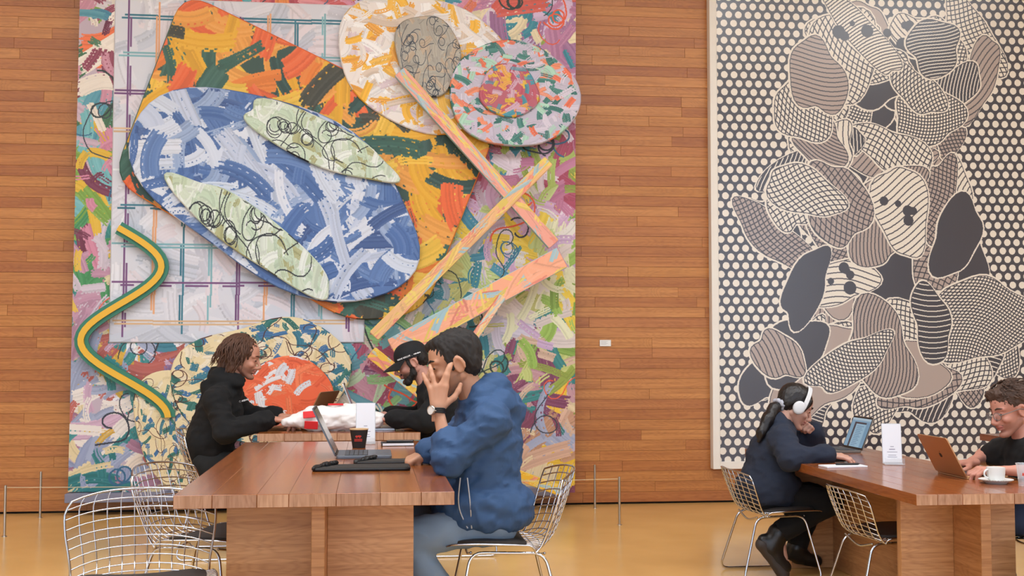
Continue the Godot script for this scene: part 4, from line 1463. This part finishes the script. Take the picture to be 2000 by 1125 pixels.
	J = {"front": Vector3(0.8, -0.5, 0).normalized(), "head": Vector3(2.322, 0.905, -6.25), "hf": Vector3(0.88, -0.47, 0.08), "hu": Vector3(0.47, 0.88, 0), "neck": Vector3(2.238, 0.81, -6.25), "chest": Vector3(2.185, 0.66, -6.25), "belly": Vector3(2.15, 0.52, -6.25), "pelvis": Vector3(2.135, 0.435, -6.25),
		"rsh": Vector3(2.19, 0.735, -6.09), "rel": Vector3(2.19, 0.655, -5.97), "rwr": Vector3(2.395, 0.668, -5.97), "rhd": Vector3(1, -0.13, 0.05), "rho": Vector3(0.13, 1, 0.2), "rpose": "mouse",
		"lsh": Vector3(2.25, 0.745, -6.41), "lel": Vector3(2.50, 0.675, -6.45), "lwr": Vector3(2.47, 0.765, -6.37), "lhd": Vector3(-0.65, 0.5, 0.55), "lho": Vector3(0.6, 0.75, 0.1), "lpose": "fist",
		"rhip": Vector3(2.14, 0.438, -6.16), "rkn": Vector3(2.46, 0.40, -6.13), "ran": Vector3(2.18, 0.235, -6.15), "rtoe": Vector3(2.215, 0.055, -6.15),
		"lhip": Vector3(2.14, 0.438, -6.34), "lkn": Vector3(2.47, 0.40, -6.37), "lan": Vector3(2.36, 0.12, -6.36), "ltoe": Vector3(2.47, 0.045, -6.36)}
	W = {"hair": dark, "top": cloth(rgb(31, 38, 54), 0.95, 26.0, 0.7), "top_name": "fleece_jacket", "bottom": blackc, "shoe": leather, "fat": 0.86, "loose": 0.010, "sleeve": 1.9, "folds": 0.010, "seed": 15, "head_scale": 0.92, "hand_scale": 0.9, "boot": 0.056, "heel_r": Vector3(2.10, 0.20, -6.15),
		"hem": [Vector3(2.165, 0.43, -6.25), 0.135, 0.155, 0.034], "extra": [[Vector3(2.18, 0.50, -6.16), Vector3(2.18, 0.50, -6.34), 0.10, 0.10], [Vector3(2.215, 0.83, -6.19), Vector3(2.20, 0.845, -6.25), 0.036, 0.038], [Vector3(2.20, 0.845, -6.25), Vector3(2.215, 0.83, -6.31), 0.038, 0.036]]}
	hx = figure(t, J, lin(192, 146, 126), W)
	for q in [[Vector3(2.092, 0.178, -6.15), Vector3(2.205, 0.022, -6.15)]]:
		var so := Acc.new()
		var sd: Vector3 = (q[1] - q[0]).normalized()
		soft(so, Vector3(2.0, -0.02, -6.26), Vector3(2.32, 0.28, -6.04), 0.008, [[q[0], q[0].lerp(q[1], 0.3), 0.038, 0.030], [q[0].lerp(q[1], 0.3), q[1], 0.030, 0.036]], 0.0, Vector3.ONE, 1, 160.0)
		part("sole", so.mesh(), mat(rgb(58, 50, 46), 0.6), t, "thick dark brown boot sole")
	var sleek := cloth(rgb(24, 18, 16), 0.42, 40.0, 0.5)
	hair(t, hx, [[Vector3(-0.024, 0.050, 0), Vector3(0.104, 0.090, 0.084)], [Vector3(-0.06, 0.01, 0), Vector3(0.055, 0.075, 0.078)], [Vector3(0.045, 0.06, 0.055), Vector3(0.035, 0.0, 0.07), 0.022, 0.012], [Vector3(0.045, 0.06, -0.055), Vector3(0.035, 0.0, -0.07), 0.022, 0.012]], sleek, 0.003)
	var pn := Net.new(Vector3(1.98, 0.62, -6.36), Vector3(2.34, 1.02, -6.10), 0.008, 140.0)
	var tail := [Vector3(2.235, 0.925, -6.24), Vector3(2.19, 0.90, -6.22), Vector3(2.145, 0.845, -6.19), Vector3(2.10, 0.775, -6.17), Vector3(2.085, 0.725, -6.165)]
	for k in 4:
		pn.cap(tail[k], tail[k + 1], [0.022, 0.030, 0.032, 0.024][k], [0.030, 0.032, 0.024, 0.010][k])
	var pa := Acc.new()
	var pnn := FastNoiseLite.new()
	pnn.frequency = 1.0
	net_to(pa, pn.build(0.006, pnn, Vector3(60, 18, 60)))
	part("ponytail", pa.mesh(), sleek, t)
	var sc := Acc.new()
	var ring := []
	var tx: Vector3 = (tail[1] - tail[0]).normalized()
	var ty: Vector3 = tx.cross(Vector3.BACK).normalized()
	var rr := []
	for k in 24:
		var an := TAU * k / 24
		ring.append(tail[0] + tx * 0.012 + (ty * cos(an) + tx.cross(ty) * sin(an)) * 0.028 + tx * 0.006 * sin(an * 7))
		rr.append(0.012 + 0.004 * sin(an * 9))
	tube(sc, ring, rr, 8, true)
	part("scrunchie", sc.mesh(), cloth(rgb(176, 176, 184), 0.8, 50.0, 0.8), t)
	headphones(hx)

	# the man in glasses
	t = thing("person", "person in black T-shirt and glasses typing on the bronze laptop", "person")
	J = {"front": Vector3.LEFT, "head": Vector3(3.005, 0.932, -5.25), "hf": Vector3(-0.95, -0.28, 0.12), "hu": Vector3(-0.28, 0.96, 0), "neck": Vector3(3.075, 0.80, -5.25), "chest": Vector3(3.125, 0.63, -5.25), "belly": Vector3(3.16, 0.50, -5.25), "pelvis": Vector3(3.18, 0.435, -5.25),
		"lsh": Vector3(3.09, 0.725, -5.07), "lel": Vector3(3.06, 0.672, -4.99), "lwr": Vector3(2.862, 0.672, -5.10), "lhd": Vector3(-1, -0.02, -0.2), "lho": Vector3(0, 1, 0.1), "lpose": "type",
		"rsh": Vector3(3.07, 0.725, -5.43), "rel": Vector3(3.04, 0.69, -5.56), "rwr": Vector3(2.875, 0.676, -5.40), "rhd": Vector3(-1, -0.02, 0.25), "rho": Vector3(0, 1, 0), "rpose": "type",
		"lhip": Vector3(3.17, 0.44, -5.15), "lkn": Vector3(2.82, 0.45, -5.13), "lan": Vector3(2.90, 0.11, -5.13), "ltoe": Vector3(2.78, 0.045, -5.13),
		"rhip": Vector3(3.17, 0.44, -5.35), "rkn": Vector3(2.82, 0.45, -5.38), "ran": Vector3(2.90, 0.11, -5.38), "rtoe": Vector3(2.78, 0.045, -5.38)}
	var hb := cloth(rgb(74, 52, 40), 0.7, 40.0, 0.9)
	W = {"hair": hb, "top": blackc, "top_name": "shirt", "bottom": cloth(rgb(38, 50, 74), 0.9, 30.0, 0.4), "shoe": leather, "fat": 0.95, "loose": 0.004, "sleeve": 0.62, "folds": 0.007, "seed": 19, "stubble": lin(130, 88, 66), "stubble_amount": 0.45, "head_scale": 0.95}
	hx = figure(t, J, lin(196, 136, 116), W)
	hair(t, hx, [[Vector3(-0.028, 0.060, 0), Vector3(0.105, 0.086, 0.084)], [Vector3(-0.064, 0.005, 0), Vector3(0.05, 0.07, 0.076)], [Vector3(0.05, 0.10, -0.02), Vector3(0.068, 0.105, 0.02), 0.028, 0.024]], hb, 0.010, Vector3(55, 40, 55))
	locks(t, hx, hb, 220, 0.035, 0.006, 0.004, 8, 0.2)
	var mo2 := Acc.new()
	tube(mo2, [hx * Vector3(0.078, -0.050, -0.024), hx * Vector3(0.094, -0.045, 0), hx * Vector3(0.078, -0.050, 0.024)], [0.002, 0.0045, 0.002], 6)
	part("moustache", mo2.mesh(), hb, t)
	var gl := thing("eyeglasses", "thin grey-framed eyeglasses worn by the man in the black T-shirt", "eyeglasses", hx.origin)
	var gm := mat(rgb(120, 118, 116), 0.3, 0.5)
	var inv := Transform3D(hx.basis, Vector3.ZERO)
	for s in [-1.0, 1.0]:
		var rim := Acc.new()
		var pts := []
		for k in 20:
			var an := TAU * k / 20
			pts.append(inv * Vector3(0.106 - 0.1 * absf(s * 0.033 + cos(an) * 0.0) * 0.0 - 0.012 * absf(cos(an) * s + 1.0) * 0.35, 0.003 + sin(an) * 0.019, s * 0.033 + cos(an) * 0.025))
		tube(rim, pts, 0.0016, 6, true)
		part("rim", rim.mesh(), gm, gl)
		var lens := Acc.new()
		lens.face(pts, inv.basis * Vector3.RIGHT)
		part("lens", lens.mesh(), M.glass, gl)
		var tp := Acc.new()
		tube(tp, [inv * Vector3(0.098, 0.010, s * 0.058), inv * Vector3(0.085, 0.012, s * 0.074), inv * Vector3(0.0, 0.014, s * 0.082), inv * Vector3(-0.03, 0.0, s * 0.086)], 0.0018, 6)
		part("temple", tp.mesh(), gm, gl)
	var bd := Acc.new()
	tube(bd, [inv * Vector3(0.104, 0.010, -0.010), inv * Vector3(0.108, 0.012, 0), inv * Vector3(0.104, 0.010, 0.010)], 0.0016, 6)
	part("bridge", bd.mesh(), gm, gl)

func watch(at: Vector3, axis: Vector3, face: Vector3) -> void:
	var t := thing("wristwatch", "silver wristwatch with black strap on the wrist of the blue jacket man", "watch", at)
	var f := frame(Vector3.ZERO, face, axis)
	var a := Acc.new()
	var pts := []
	for k in 24:
		var an := TAU * k / 24
		pts.append(f * Vector3(cos(an) * 0.029, 0, sin(an) * 0.029))
	for dy in [-0.007, 0.0, 0.007]:
		var q := []
		for p in pts:
			q.append(p + f.basis.y * dy)
		tube(a, q, 0.004, 6, true)
	part("strap", a.mesh(), M.black, t)
	var rot := frame(Vector3.ZERO, axis, face)
	var c := Acc.new()
	lathe(c, face.normalized() * 0.029, [Vector2(0.0, 0.0), Vector2(0.0195, 0.0), Vector2(0.0205, 0.005), Vector2(0.0185, 0.010), Vector2(0.016, 0.010), Vector2(0.016, 0.0085)], 26, Vector2.ONE, rot.basis)
	part("case", c.mesh(), M.steel, t)
	var d := Acc.new()
	lathe(d, face.normalized() * 0.029, [Vector2(0.016, 0.0085), Vector2(0.0, 0.0088)], 26, Vector2.ONE, rot.basis)
	part("dial", d.mesh(), M.white, t)
	var cr := Acc.new()
	tube(cr, [rot * Vector3(0.0, 0.034, 0.020), rot * Vector3(0.0, 0.034, 0.026)], 0.003, 8)
	part("crown", cr.mesh(), M.steel, t)

func headphones(hx: Transform3D) -> void:
	var t := thing("headphones", "white over-ear headphones on the woman with the ponytail", "headphones", hx.origin)
	var f := Transform3D(hx.basis, Vector3.ZERO)
	var wm := mat(rgb(206, 206, 206), 0.5)
	var a := Acc.new()
	for dx in [-0.008, -0.003, 0.003, 0.008]:
		var pts := []
		for k in 21:
			var an := lerpf(-0.12, PI + 0.12, k / 20.0)
			pts.append(f * Vector3(0.022 + dx, 0.022 + sin(an) * 0.124, cos(an) * 0.096))
		tube(a, pts, 0.0052, 6)
	part("headband", a.mesh(), wm, t)
	for s in [-1.0, 1.0]:
		var b := f.basis * Basis(Vector3.RIGHT, s * PI / 2)
		var c := Acc.new()
		lathe(c, f * Vector3(-0.004, -0.004, s * 0.080), [Vector2(0.0, 0.0), Vector2(0.036, 0.0), Vector2(0.040, 0.006), Vector2(0.041, 0.014)], 28, Vector2(0.88, 1.0), b)
		part("ear_cushion", c.mesh(), mat(rgb(176, 174, 172), 0.7), t)
		var e := Acc.new()
		lathe(e, f * Vector3(-0.004, -0.004, s * 0.080), [Vector2(0.041, 0.014), Vector2(0.041, 0.022), Vector2(0.037, 0.028), Vector2(0.030, 0.029), Vector2(0.028, 0.031), Vector2(0.0, 0.033)], 28, Vector2(0.88, 1.0), b)
		part("ear_cup", e.mesh(), wm, t)

# ------------------------------------------------------------------ things on and around the tables
# the user sits at +x of the local frame; hinge along z at the origin
func laptop(label: String, at: Vector3, turn: float, w: float, d: float, lean: float, shell_m: Material, deck: Material, screen: Material, lidlen: float) -> Node3D:
	var t := thing("laptop", label, "laptop", at, turn, "")
	var rot := Basis(Vector3.RIGHT, PI / 2)
	var b := Acc.new()
	slab(b, round_rect(d, w, 0.012, 4), -0.012, 0.0, Transform3D(Basis(Vector3.RIGHT, -PI / 2), Vector3(d / 2, 0.013, 0)), 0.002)
	part("base", b.mesh(), shell_m, t)
	var k := part("keyboard", boxm(Vector3(d * 0.36, 0.0134, 0), Vector3(d * 0.42, 0.001, w * 0.86), 0.0004), deck, t)
	var kk := Acc.new()
	for i in 5:
		for j in 13:
			box(kk, Vector3(d * (0.19 + i * 0.083), 0.0146, (j - 6) * w * 0.065), Vector3(d * 0.066, 0.0014, w * 0.054))
	var ks := part("key_field", kk.mesh(), M.grey if deck == M.black else deck, k)
	ks.set_meta("kind", "stuff")
	part("trackpad", boxm(Vector3(d * 0.80, 0.0132, 0), Vector3(d * 0.30, 0.0006, w * 0.36)), shell_m, t)
	var a := deg_to_rad(lean)
	var dirv := Vector3(cos(a), sin(a), 0)
	var nrm := Vector3(sin(a), -cos(a), 0)
	# lid frame: x across (z), y along the lid, z towards the user
	var lx := Transform3D(Basis(Vector3(0, 0, -1), dirv, Vector3(0, 0, -1).cross(dirv)), Vector3(0, 0.013, 0) + dirv * lidlen / 2)
	var l := Acc.new()
	slab(l, round_rect(w, lidlen, 0.012, 4), -0.006, 0.0, lx, 0.0015)
	var lid := part("lid", l.mesh(), shell_m, t)
	var bz := Acc.new()
	slab(bz, round_rect(w - 0.006, lidlen - 0.006, 0.009, 3), 0.0, 0.0006, lx)
	part("bezel", bz.mesh(), M.black, lid)
	var s := Acc.new()
	slab(s, round_rect(w - 0.020, lidlen - 0.024, 0.004, 2), 0.0006, 0.0011, lx)
	part("screen", s.mesh(), screen, lid)
	t.set_meta("lid", lx)
	var h := Acc.new()
	tube(h, [Vector3(0, 0.012, -w * 0.36), Vector3(0, 0.012, w * 0.36)], 0.0045, 8)
	part("hinge", h.mesh(), M.black, t)
	return t

func screen_mat(page: bool) -> StandardMaterial3D:
	var img := Image.create(160, 100, false, Image.FORMAT_RGB8)
	img.fill(c8(0x78a4c0) if page else c8(0x14161a))
	if page:
		img.fill_rect(Rect2i(0, 0, 160, 8), c8(0xa8c4d4))
		img.fill_rect(Rect2i(30, 14, 100, 86), c8(0x2c3c4c))
		img.fill_rect(Rect2i(46, 20, 84, 80), c8(0x8fb8d0))
		for k in 12:
			img.fill_rect(Rect2i(58, 27 + k * 6, 58 - (k * 13) % 24, 2), c8(0x5a86a6))
		img.fill_rect(Rect2i(132, 14, 26, 86), c8(0x6c9ab8))
	var m := mat(Color(0.02, 0.02, 0.02), 0.12)
	var tx := ImageTexture.create_from_image(img)
	if page:
		m.emission_enabled = true
		m.emission = Color.WHITE
		m.emission_texture = tx
		m.emission_operator = BaseMaterial3D.EMISSION_OP_MULTIPLY
		m.emission_energy_multiplier = 0.75
	return m

func sign_holder(label: String, at: Vector3, turn: float) -> void:
	var t := thing("sign_holder", label, "sign", at, turn)
	var tilt := Basis(Vector3.RIGHT, -0.10)
	part("sheet", boxm(tilt * Vector3(0, 0.108, 0), Vector3(0.094, 0.196, 0.0008), 0, 0, Vector2.ZERO, tilt), M.paper, t)
	var acr := mat(Color(0.9, 0.93, 0.94, 0.16), 0.04)
	acr.transparency = BaseMaterial3D.TRANSPARENCY_ALPHA
	part("back_plate", boxm(tilt * Vector3(0, 0.106, -0.0022), Vector3(0.1, 0.206, 0.002), 0.0005, 0, Vector2.ZERO, tilt), mat(rgb(196, 198, 200), 0.2), t)
	part("foot", boxm(Vector3(0, 0.0035, 0.022), Vector3(0.1, 0.003, 0.07), 0.0006), acr, t)
	part("foot_lip", boxm(Vector3(0, 0.018, 0.052), Vector3(0.1, 0.032, 0.002), 0.0005, 0, Vector2.ZERO, Basis(Vector3.RIGHT, 0.15)), acr, t)
	var ink := Acc.new()
	for q in [[0.076, 0.030, 0.004], [0.062, 0.052, 0.0025], [0.046, 0.040, 0.0025], [0.036, 0.048, 0.0025], [0.090, 0.018, 0.003]]:
		box(ink, tilt * Vector3(0, q[0], 0.0006), Vector3(q[1], q[2], 0.0004), tilt)
	part("print", ink.mesh(), mat(rgb(128, 124, 140), 0.8), t)

func soft(acc: Acc, lo: Vector3, hi: Vector3, cell: float, prims: Array, amp: float, ns: Vector3, sd: int, sharp := 90.0) -> void:
	var n := Net.new(lo, hi, cell, sharp)
	for p in prims:
		if p.size() >= 4:
			n.cap(p[0], p[1], p[2], p[3])
		else:
			n.ell(p[0], p[1])
	var fn := FastNoiseLite.new()
	fn.seed = sd; fn.frequency = 1.0; fn.fractal_octaves = 3
	net_to(acc, n.build(amp, fn, ns))

func sleeve(label: String, at: Vector3, turn: float, w: float, d: float) -> void:
	var t := thing("laptop_sleeve", label, "sleeve", at, turn)
	var a := Acc.new()
	slab(a, round_rect(w, d, 0.02, 5), 0.0, 0.014, Transform3D(Basis(Vector3.RIGHT, -PI / 2), Vector3.ZERO), 0.004)
	part("pouch", a.mesh(), cloth(rgb(50, 47, 44), 0.85, 40.0, 0.5), t)
	var b := Acc.new()
	var p := []
	for q in round_rect(w, d, 0.02, 5):
		p.append(Vector3(q.x, 0.007, q.y))
	tube(b, p, 0.0065, 6, true)
	part("binding", b.mesh(), M.black, t)
	var c := Acc.new()
	soft(c, Vector3(-w / 2 - 0.06, -0.02, -d / 2 - 0.06), Vector3(-w / 2 + 0.16, 0.08, d / 2 + 0.06), 0.005, [[Vector3(-w / 2 + 0.002, 0.012, d / 2 - 0.004), Vector3(-w / 2 + 0.045, 0.017, 0.0), 0.009, 0.011], [Vector3(-w / 2 + 0.045, 0.017, 0.0), Vector3(-w / 2 + 0.085, 0.022, -d / 2 + 0.02), 0.011, 0.012]], 0.005, Vector3(60, 60, 60), 3, 200.0)
	part("flap", c.mesh(), M.black, t, "black folded flap")

func tabletop_things() -> void:
	var T := 0.7405
	# on the coffee cup table
	var dgrey := mat(rgb(96, 102, 110), 0.4, 0.4)
	laptop("open dark grey laptop facing the man in the blue jacket", Vector3(-0.150, T, -5.43), 0.0, 0.32, 0.245, 116, dgrey, M.black, screen_mat(false), 0.235)
	var t := thing("paper_cup", "black paper coffee cup with red bear mark behind the grey laptop", "cup", Vector3(-0.056, T, -5.86))
	var a := Acc.new()
	lathe(a, Vector3.ZERO, [Vector2(0, 0.004), Vector2(0.030, 0.004), Vector2(0.030, 0.0), Vector2(0.0315, 0.0), Vector2(0.0445, 0.088)], 32)
	part("wall", a.mesh(), mat(rgb(28, 27, 28), 0.6), t)
	a = Acc.new()
	lathe(a, Vector3.ZERO, [Vector2(0.0445, 0.088), Vector2(0.0462, 0.090), Vector2(0.0462, 0.093), Vector2(0.0440, 0.0935), Vector2(0.0430, 0.088), Vector2(0.0330, 0.02), Vector2(0, 0.02)], 32)
	part("lining", a.mesh(), mat(rgb(206, 172, 128), 0.7), t, "tan rim and inside")
	var red := mat(rgb(206, 62, 48), 0.6)
	a = Acc.new()
	var lean := Transform3D(Basis(Vector3.RIGHT, 0.146), Vector3(-0.003, 0.050, 0.0392))
	slab(a, PackedVector2Array([Vector2(-0.014, 0.004), Vector2(-0.0145, 0.009), Vector2(-0.011, 0.0125), Vector2(-0.004, 0.0115), Vector2(0.004, 0.0135), Vector2(0.009, 0.012), Vector2(0.012, 0.013), Vector2(0.0155, 0.009), Vector2(0.0145, 0.006), Vector2(0.010, 0.0055), Vector2(0.0095, -0.001), Vector2(0.006, -0.001), Vector2(0.0055, 0.004), Vector2(-0.005, 0.004), Vector2(-0.0055, -0.001), Vector2(-0.009, -0.001), Vector2(-0.0095, 0.004)]), 0.0, 0.0012, lean)
	part("bear_mark", a.mesh(), red, t)
	a = Acc.new()
	for q in 2:
		for k in 7:
			box(a, lean * Vector3(-0.0165 + k * 0.0055, -0.007 - q * 0.0075, 0.0002), Vector3(0.0040, 0.005, 0.0010), lean.basis)
	part("cup_print", a.mesh(), red, t)
	sign_holder("clear acrylic sign holder with printed card behind the black coffee cup", Vector3(-0.025, T, -6.10), 0.0)
	sleeve("larger black laptop sleeve lying near the end of the coffee cup table", Vector3(-0.035, T, -4.82), 0.0, 0.38, 0.16)
	sleeve("smaller black laptop sleeve beside the blue jacket man's elbow", Vector3(0.075, T, -5.06), 0.03, 0.28, 0.12)
	t = thing("notebook", "black notebook lying beyond the grey laptop by the blue sleeve", "notebook", Vector3(0.135, T, -5.98), 0.05)
	part("cover", boxm(Vector3(0, 0.008, 0), Vector3(0.16, 0.016, 0.10), 0.003), M.black, t)
	part("pages", boxm(Vector3(0.001, 0.008, 0.002), Vector3(0.156, 0.011, 0.0985), 0.0), M.paper, t)
	t = thing("phone", "dark phone resting on the black notebook", "phone", Vector3(0.150, T + 0.0165, -5.98), -0.1)
	part("case", boxm(Vector3(0, 0.004, 0), Vector3(0.135, 0.008, 0.066), 0.002), M.black, t)
	part("glass_face", boxm(Vector3(0, 0.0083, 0), Vector3(0.128, 0.0008, 0.060), 0.0), mat(rgb(120, 116, 118), 0.1), t)

	# on the bag table
	t = thing("plastic_bag", "crumpled white plastic bag with red printed patches", "bag", Vector3.ZERO)
	a = Acc.new()
	soft(a, Vector3(-0.66, 0.70, -7.30), Vector3(0.14, 0.96, -6.86), 0.009, [[Vector3(-0.50, 0.79, -7.06), Vector3(-0.33, 0.815, -7.06), 0.026, 0.066], [Vector3(-0.33, 0.810, -7.06), Vector3(-0.10, 0.820, -7.06), 0.068, 0.074], [Vector3(-0.10, 0.815, -7.06), Vector3(0.03, 0.803, -7.06), 0.072, 0.054], [Vector3(-0.30, 0.83, -7.08), Vector3(-0.05, 0.85, -7.08), 0.05, 0.045]], 0.016, Vector3(9, 16, 12), 6)
	var bm := mat(rgb(232, 226, 222), 0.35)
	part("bag_film", a.mesh(), bm, t)
	var redp := mat(rgb(206, 40, 44), 0.4)
	for q in [[Vector3(-0.355, 0.842, -6.992), 0.075, 0.050, 0.10, -0.75], [Vector3(-0.345, 0.780, -6.990), 0.078, 0.048, -0.06, 0.25], [Vector3(-0.205, 0.898, -7.03), 0.09, 0.016, 0.0, -0.9]]:
		var b := Acc.new()
		var bs := Basis(Vector3.BACK, q[3]) * Basis(Vector3.RIGHT, q[4])
		box(b, Vector3.ZERO, Vector3(q[1], q[2], 0.006), Basis.IDENTITY, 0.002)
		var o := part("red_print", b.mesh(), redp, t)
		o.transform = Transform3D(bs, q[0])
	var silver: Material = M.alu
	laptop("open bronze-lidded laptop before the man in the hoodie, half behind the bag", Vector3(-0.355, T, -7.27), PI - 0.35, 0.31, 0.225, 118, mat(rgb(150, 106, 72), 0.4, 0.5), M.black, screen_mat(false), 0.245)
	laptop("open silver laptop before the man in the black cap", Vector3(-0.060, T, -7.22), 0.0, 0.30, 0.21, 111, silver, M.black, screen_mat(false), 0.285)

	# on the low table
	var TR := 0.6305
	sign_holder("clear acrylic sign holder with printed card in the middle of the low table", Vector3(2.685, TR, -5.83), -0.2)
	laptop("open laptop with lit blue screen in front of the woman with headphones", Vector3(2.80, TR, -6.62), PI, 0.28, 0.215, 112, mat(rgb(120, 112, 104), 0.4, 0.7), M.black, screen_mat(true), 0.20)
	var lt := laptop("open bronze laptop with dark fruit mark on its lid", Vector3(2.712, TR, -5.26), 0.0, 0.29, 0.205, 118, mat(rgb(188, 140, 96), 0.35, 0.55), M.black, screen_mat(false), 0.20)
	var lx: Transform3D = lt.get_meta("lid")
	lt.remove_meta("lid")
	a = Acc.new()
	var ap := PackedVector2Array()
	for k in 40:
		var an := TAU * k / 40
		var p := Vector2(cos(an) * 0.0125, sin(an) * 0.013)
		p.y -= 0.0025 * pow(absf(sin(an)), 8.0) * (1.0 if sin(an) > 0 else -0.6)
		p *= 1.0 - 0.06 * maxf(0.0, -sin(an))
		if p.distance_to(Vector2(-0.0165, 0.0015)) < 0.0075:
			p = Vector2(-0.0165, 0.0015) + (p - Vector2(-0.0165, 0.0015)).normalized() * 0.0075
		ap.append(p)
	var back := lx * Transform3D(Basis(Vector3.UP, PI), Vector3(0, 0.0, -0.006))
	slab(a, ap, 0.0, 0.0006, back)
	var lf := PackedVector2Array()
	for k in 12:
		var u := k / 11.0
		lf.append(Vector2(0.0005 + u * 0.006, 0.0135 + u * 0.008 + sin(u * PI) * 0.0022))
	for k in 10:
		var u := 1.0 - (k + 1) / 11.0
		lf.append(Vector2(0.0005 + u * 0.006, 0.0135 + u * 0.008 - sin(u * PI) * 0.0022))
	slab(a, lf, 0.0, 0.0006, back)
	part("lid_mark", a.mesh(), M.black, lt.get_node("lid"))
	for c in get_children():
		if c.has_meta("lid"):
			c.remove_meta("lid")
	t = thing("computer_mouse", "black computer mouse under the hand of the woman with headphones", "mouse", Vector3(2.455, TR, -5.965))
	a = Acc.new()
	soft(a, Vector3(-0.08, -0.02, -0.06), Vector3(0.08, 0.06, 0.06), 0.005, [[Vector3(-0.03, 0.010, 0), Vector3(0.025, 0.009, 0), 0.022, 0.019]], 0.0, Vector3.ONE, 1)
	var ms := part("mouse_shell", a.mesh(), M.black, t)
	ms.scale = Vector3(1, 0.8, 1)
	ms.position.y = 0.010
	t = thing("notepad", "white notepad lying at the edge of the low table", "notepad", Vector3(2.375, TR, -5.73), 0.08)
	part("sheets", boxm(Vector3(0, 0.004, 0), Vector3(0.22, 0.008, 0.10), 0.001), M.paper, t)
	t = thing("pen", "black pen lying on the white notepad", "pen", Vector3(2.40, TR + 0.0085, -5.735), 0.0)
	a = Acc.new()
	tube(a, [Vector3(-0.06, 0.005, 0), Vector3(0.055, 0.005, 0.005), Vector3(0.065, 0.005, 0.006)], [0.005, 0.005, 0.001], 8)
	part("barrel", a.mesh(), M.black, t)
	t = thing("saucer", "white saucer under the coffee cup on the low table", "saucer", Vector3(2.762, TR, -4.955))
	a = Acc.new()
	lathe(a, Vector3.ZERO, [Vector2(0, 0.004), Vector2(0.040, 0.004), Vector2(0.040, 0.0), Vector2(0.044, 0.0), Vector2(0.050, 0.006), Vector2(0.074, 0.016), Vector2(0.074, 0.0185), Vector2(0.050, 0.010), Vector2(0.0, 0.009)], 40)
	part("plate", a.mesh(), M.white, t)
	t = thing("coffee_cup", "white china coffee cup standing on the saucer", "cup", Vector3(2.762, TR + 0.0095, -4.955))
	a = Acc.new()
	lathe(a, Vector3.ZERO, [Vector2(0, 0.002), Vector2(0.024, 0.002), Vector2(0.024, 0.0), Vector2(0.028, 0.0), Vector2(0.036, 0.012), Vector2(0.039, 0.035), Vector2(0.040, 0.060), Vector2(0.0385, 0.061), Vector2(0.037, 0.058), Vector2(0.035, 0.030), Vector2(0.030, 0.012), Vector2(0, 0.009)], 36)
	part("bowl", a.mesh(), M.white, t)
	a = Acc.new()
	lathe(a, Vector3.ZERO, [Vector2(0.036, 0.046), Vector2(0, 0.046)], 28)
	part("coffee", a.mesh(), mat(rgb(150, 108, 72), 0.3), t)
	a = Acc.new()
	var hp := []
	for k in 12:
		var an := lerpf(-0.45 * PI, 0.5 * PI, k / 11.0)
		hp.append(Vector3(-0.036 - cos(an) * 0.021, 0.034 + sin(an) * 0.019, 0.004))
	tube(a, hp, 0.0042, 8)
	part("handle", a.mesh(), M.white, t)
	t = thing("plastic_tumbler", "clear plastic tumbler with red marking beside the white cup", "tumbler", Vector3(2.835, TR, -4.845))
	a = Acc.new()
	lathe(a, Vector3.ZERO, [Vector2(0, 0.002), Vector2(0.026, 0.002), Vector2(0.027, 0.0), Vector2(0.029, 0.03), Vector2(0.037, 0.094), Vector2(0.039, 0.096), Vector2(0.0385, 0.098), Vector2(0.036, 0.095), Vector2(0.028, 0.03)], 32)
	var gm := mat(Color(0.9, 0.92, 0.94, 0.22), 0.06)
	gm.transparency = BaseMaterial3D.TRANSPARENCY_ALPHA
	part("tumbler_wall", a.mesh(), gm, t)
	a = Acc.new()
	for k in 3:
		box(a, Vector3(-0.022 + k * 0.006, 0.052 + (k % 2) * 0.004, 0.0235 + k * 0.002), Vector3(0.006, 0.012, 0.001), Basis(Vector3.UP, -0.6 + k * 0.2))
	part("marking", a.mesh(), red, t)

	# backpack on the floor by the low table
	t = thing("backpack", "black backpack standing on the floor at the end of the low table", "backpack", Vector3(2.95, 0, -4.82))
	a = Acc.new()
	soft(a, Vector3(-0.2, -0.06, -0.2), Vector3(0.25, 0.55, 0.2), 0.012, [[Vector3(0.0, 0.10, -0.03), Vector3(0.0, 0.31, -0.03), 0.10, 0.085], [Vector3(0.10, 0.10, -0.03), Vector3(0.09, 0.30, -0.03), 0.10, 0.085], [Vector3(0.05, 0.12, 0.05), Vector3(0.05, 0.2, 0.05), 0.07, 0.06]], 0.008, Vector3(8, 8, 8), 4, 70.0)
	part("pack_body", a.mesh(), cloth(rgb(28, 28, 30), 0.8, 20.0, 0.6), t)
	a = Acc.new()
	tube(a, [Vector3(-0.02, 0.36, 0.02), Vector3(-0.075, 0.32, 0.075), Vector3(-0.10, 0.2, 0.09), Vector3(-0.09, 0.06, 0.08)], 0.010, 8)
	part("strap", a.mesh(), M.black, t)
	a = Acc.new()
	tube(a, rounded([Vector3(0.01, 0.38, -0.03), Vector3(0.02, 0.43, -0.03), Vector3(0.08, 0.43, -0.03), Vector3(0.09, 0.38, -0.03)], 0.02, 4), 0.008, 8)
	part("grab_handle", a.mesh(), M.black, t)
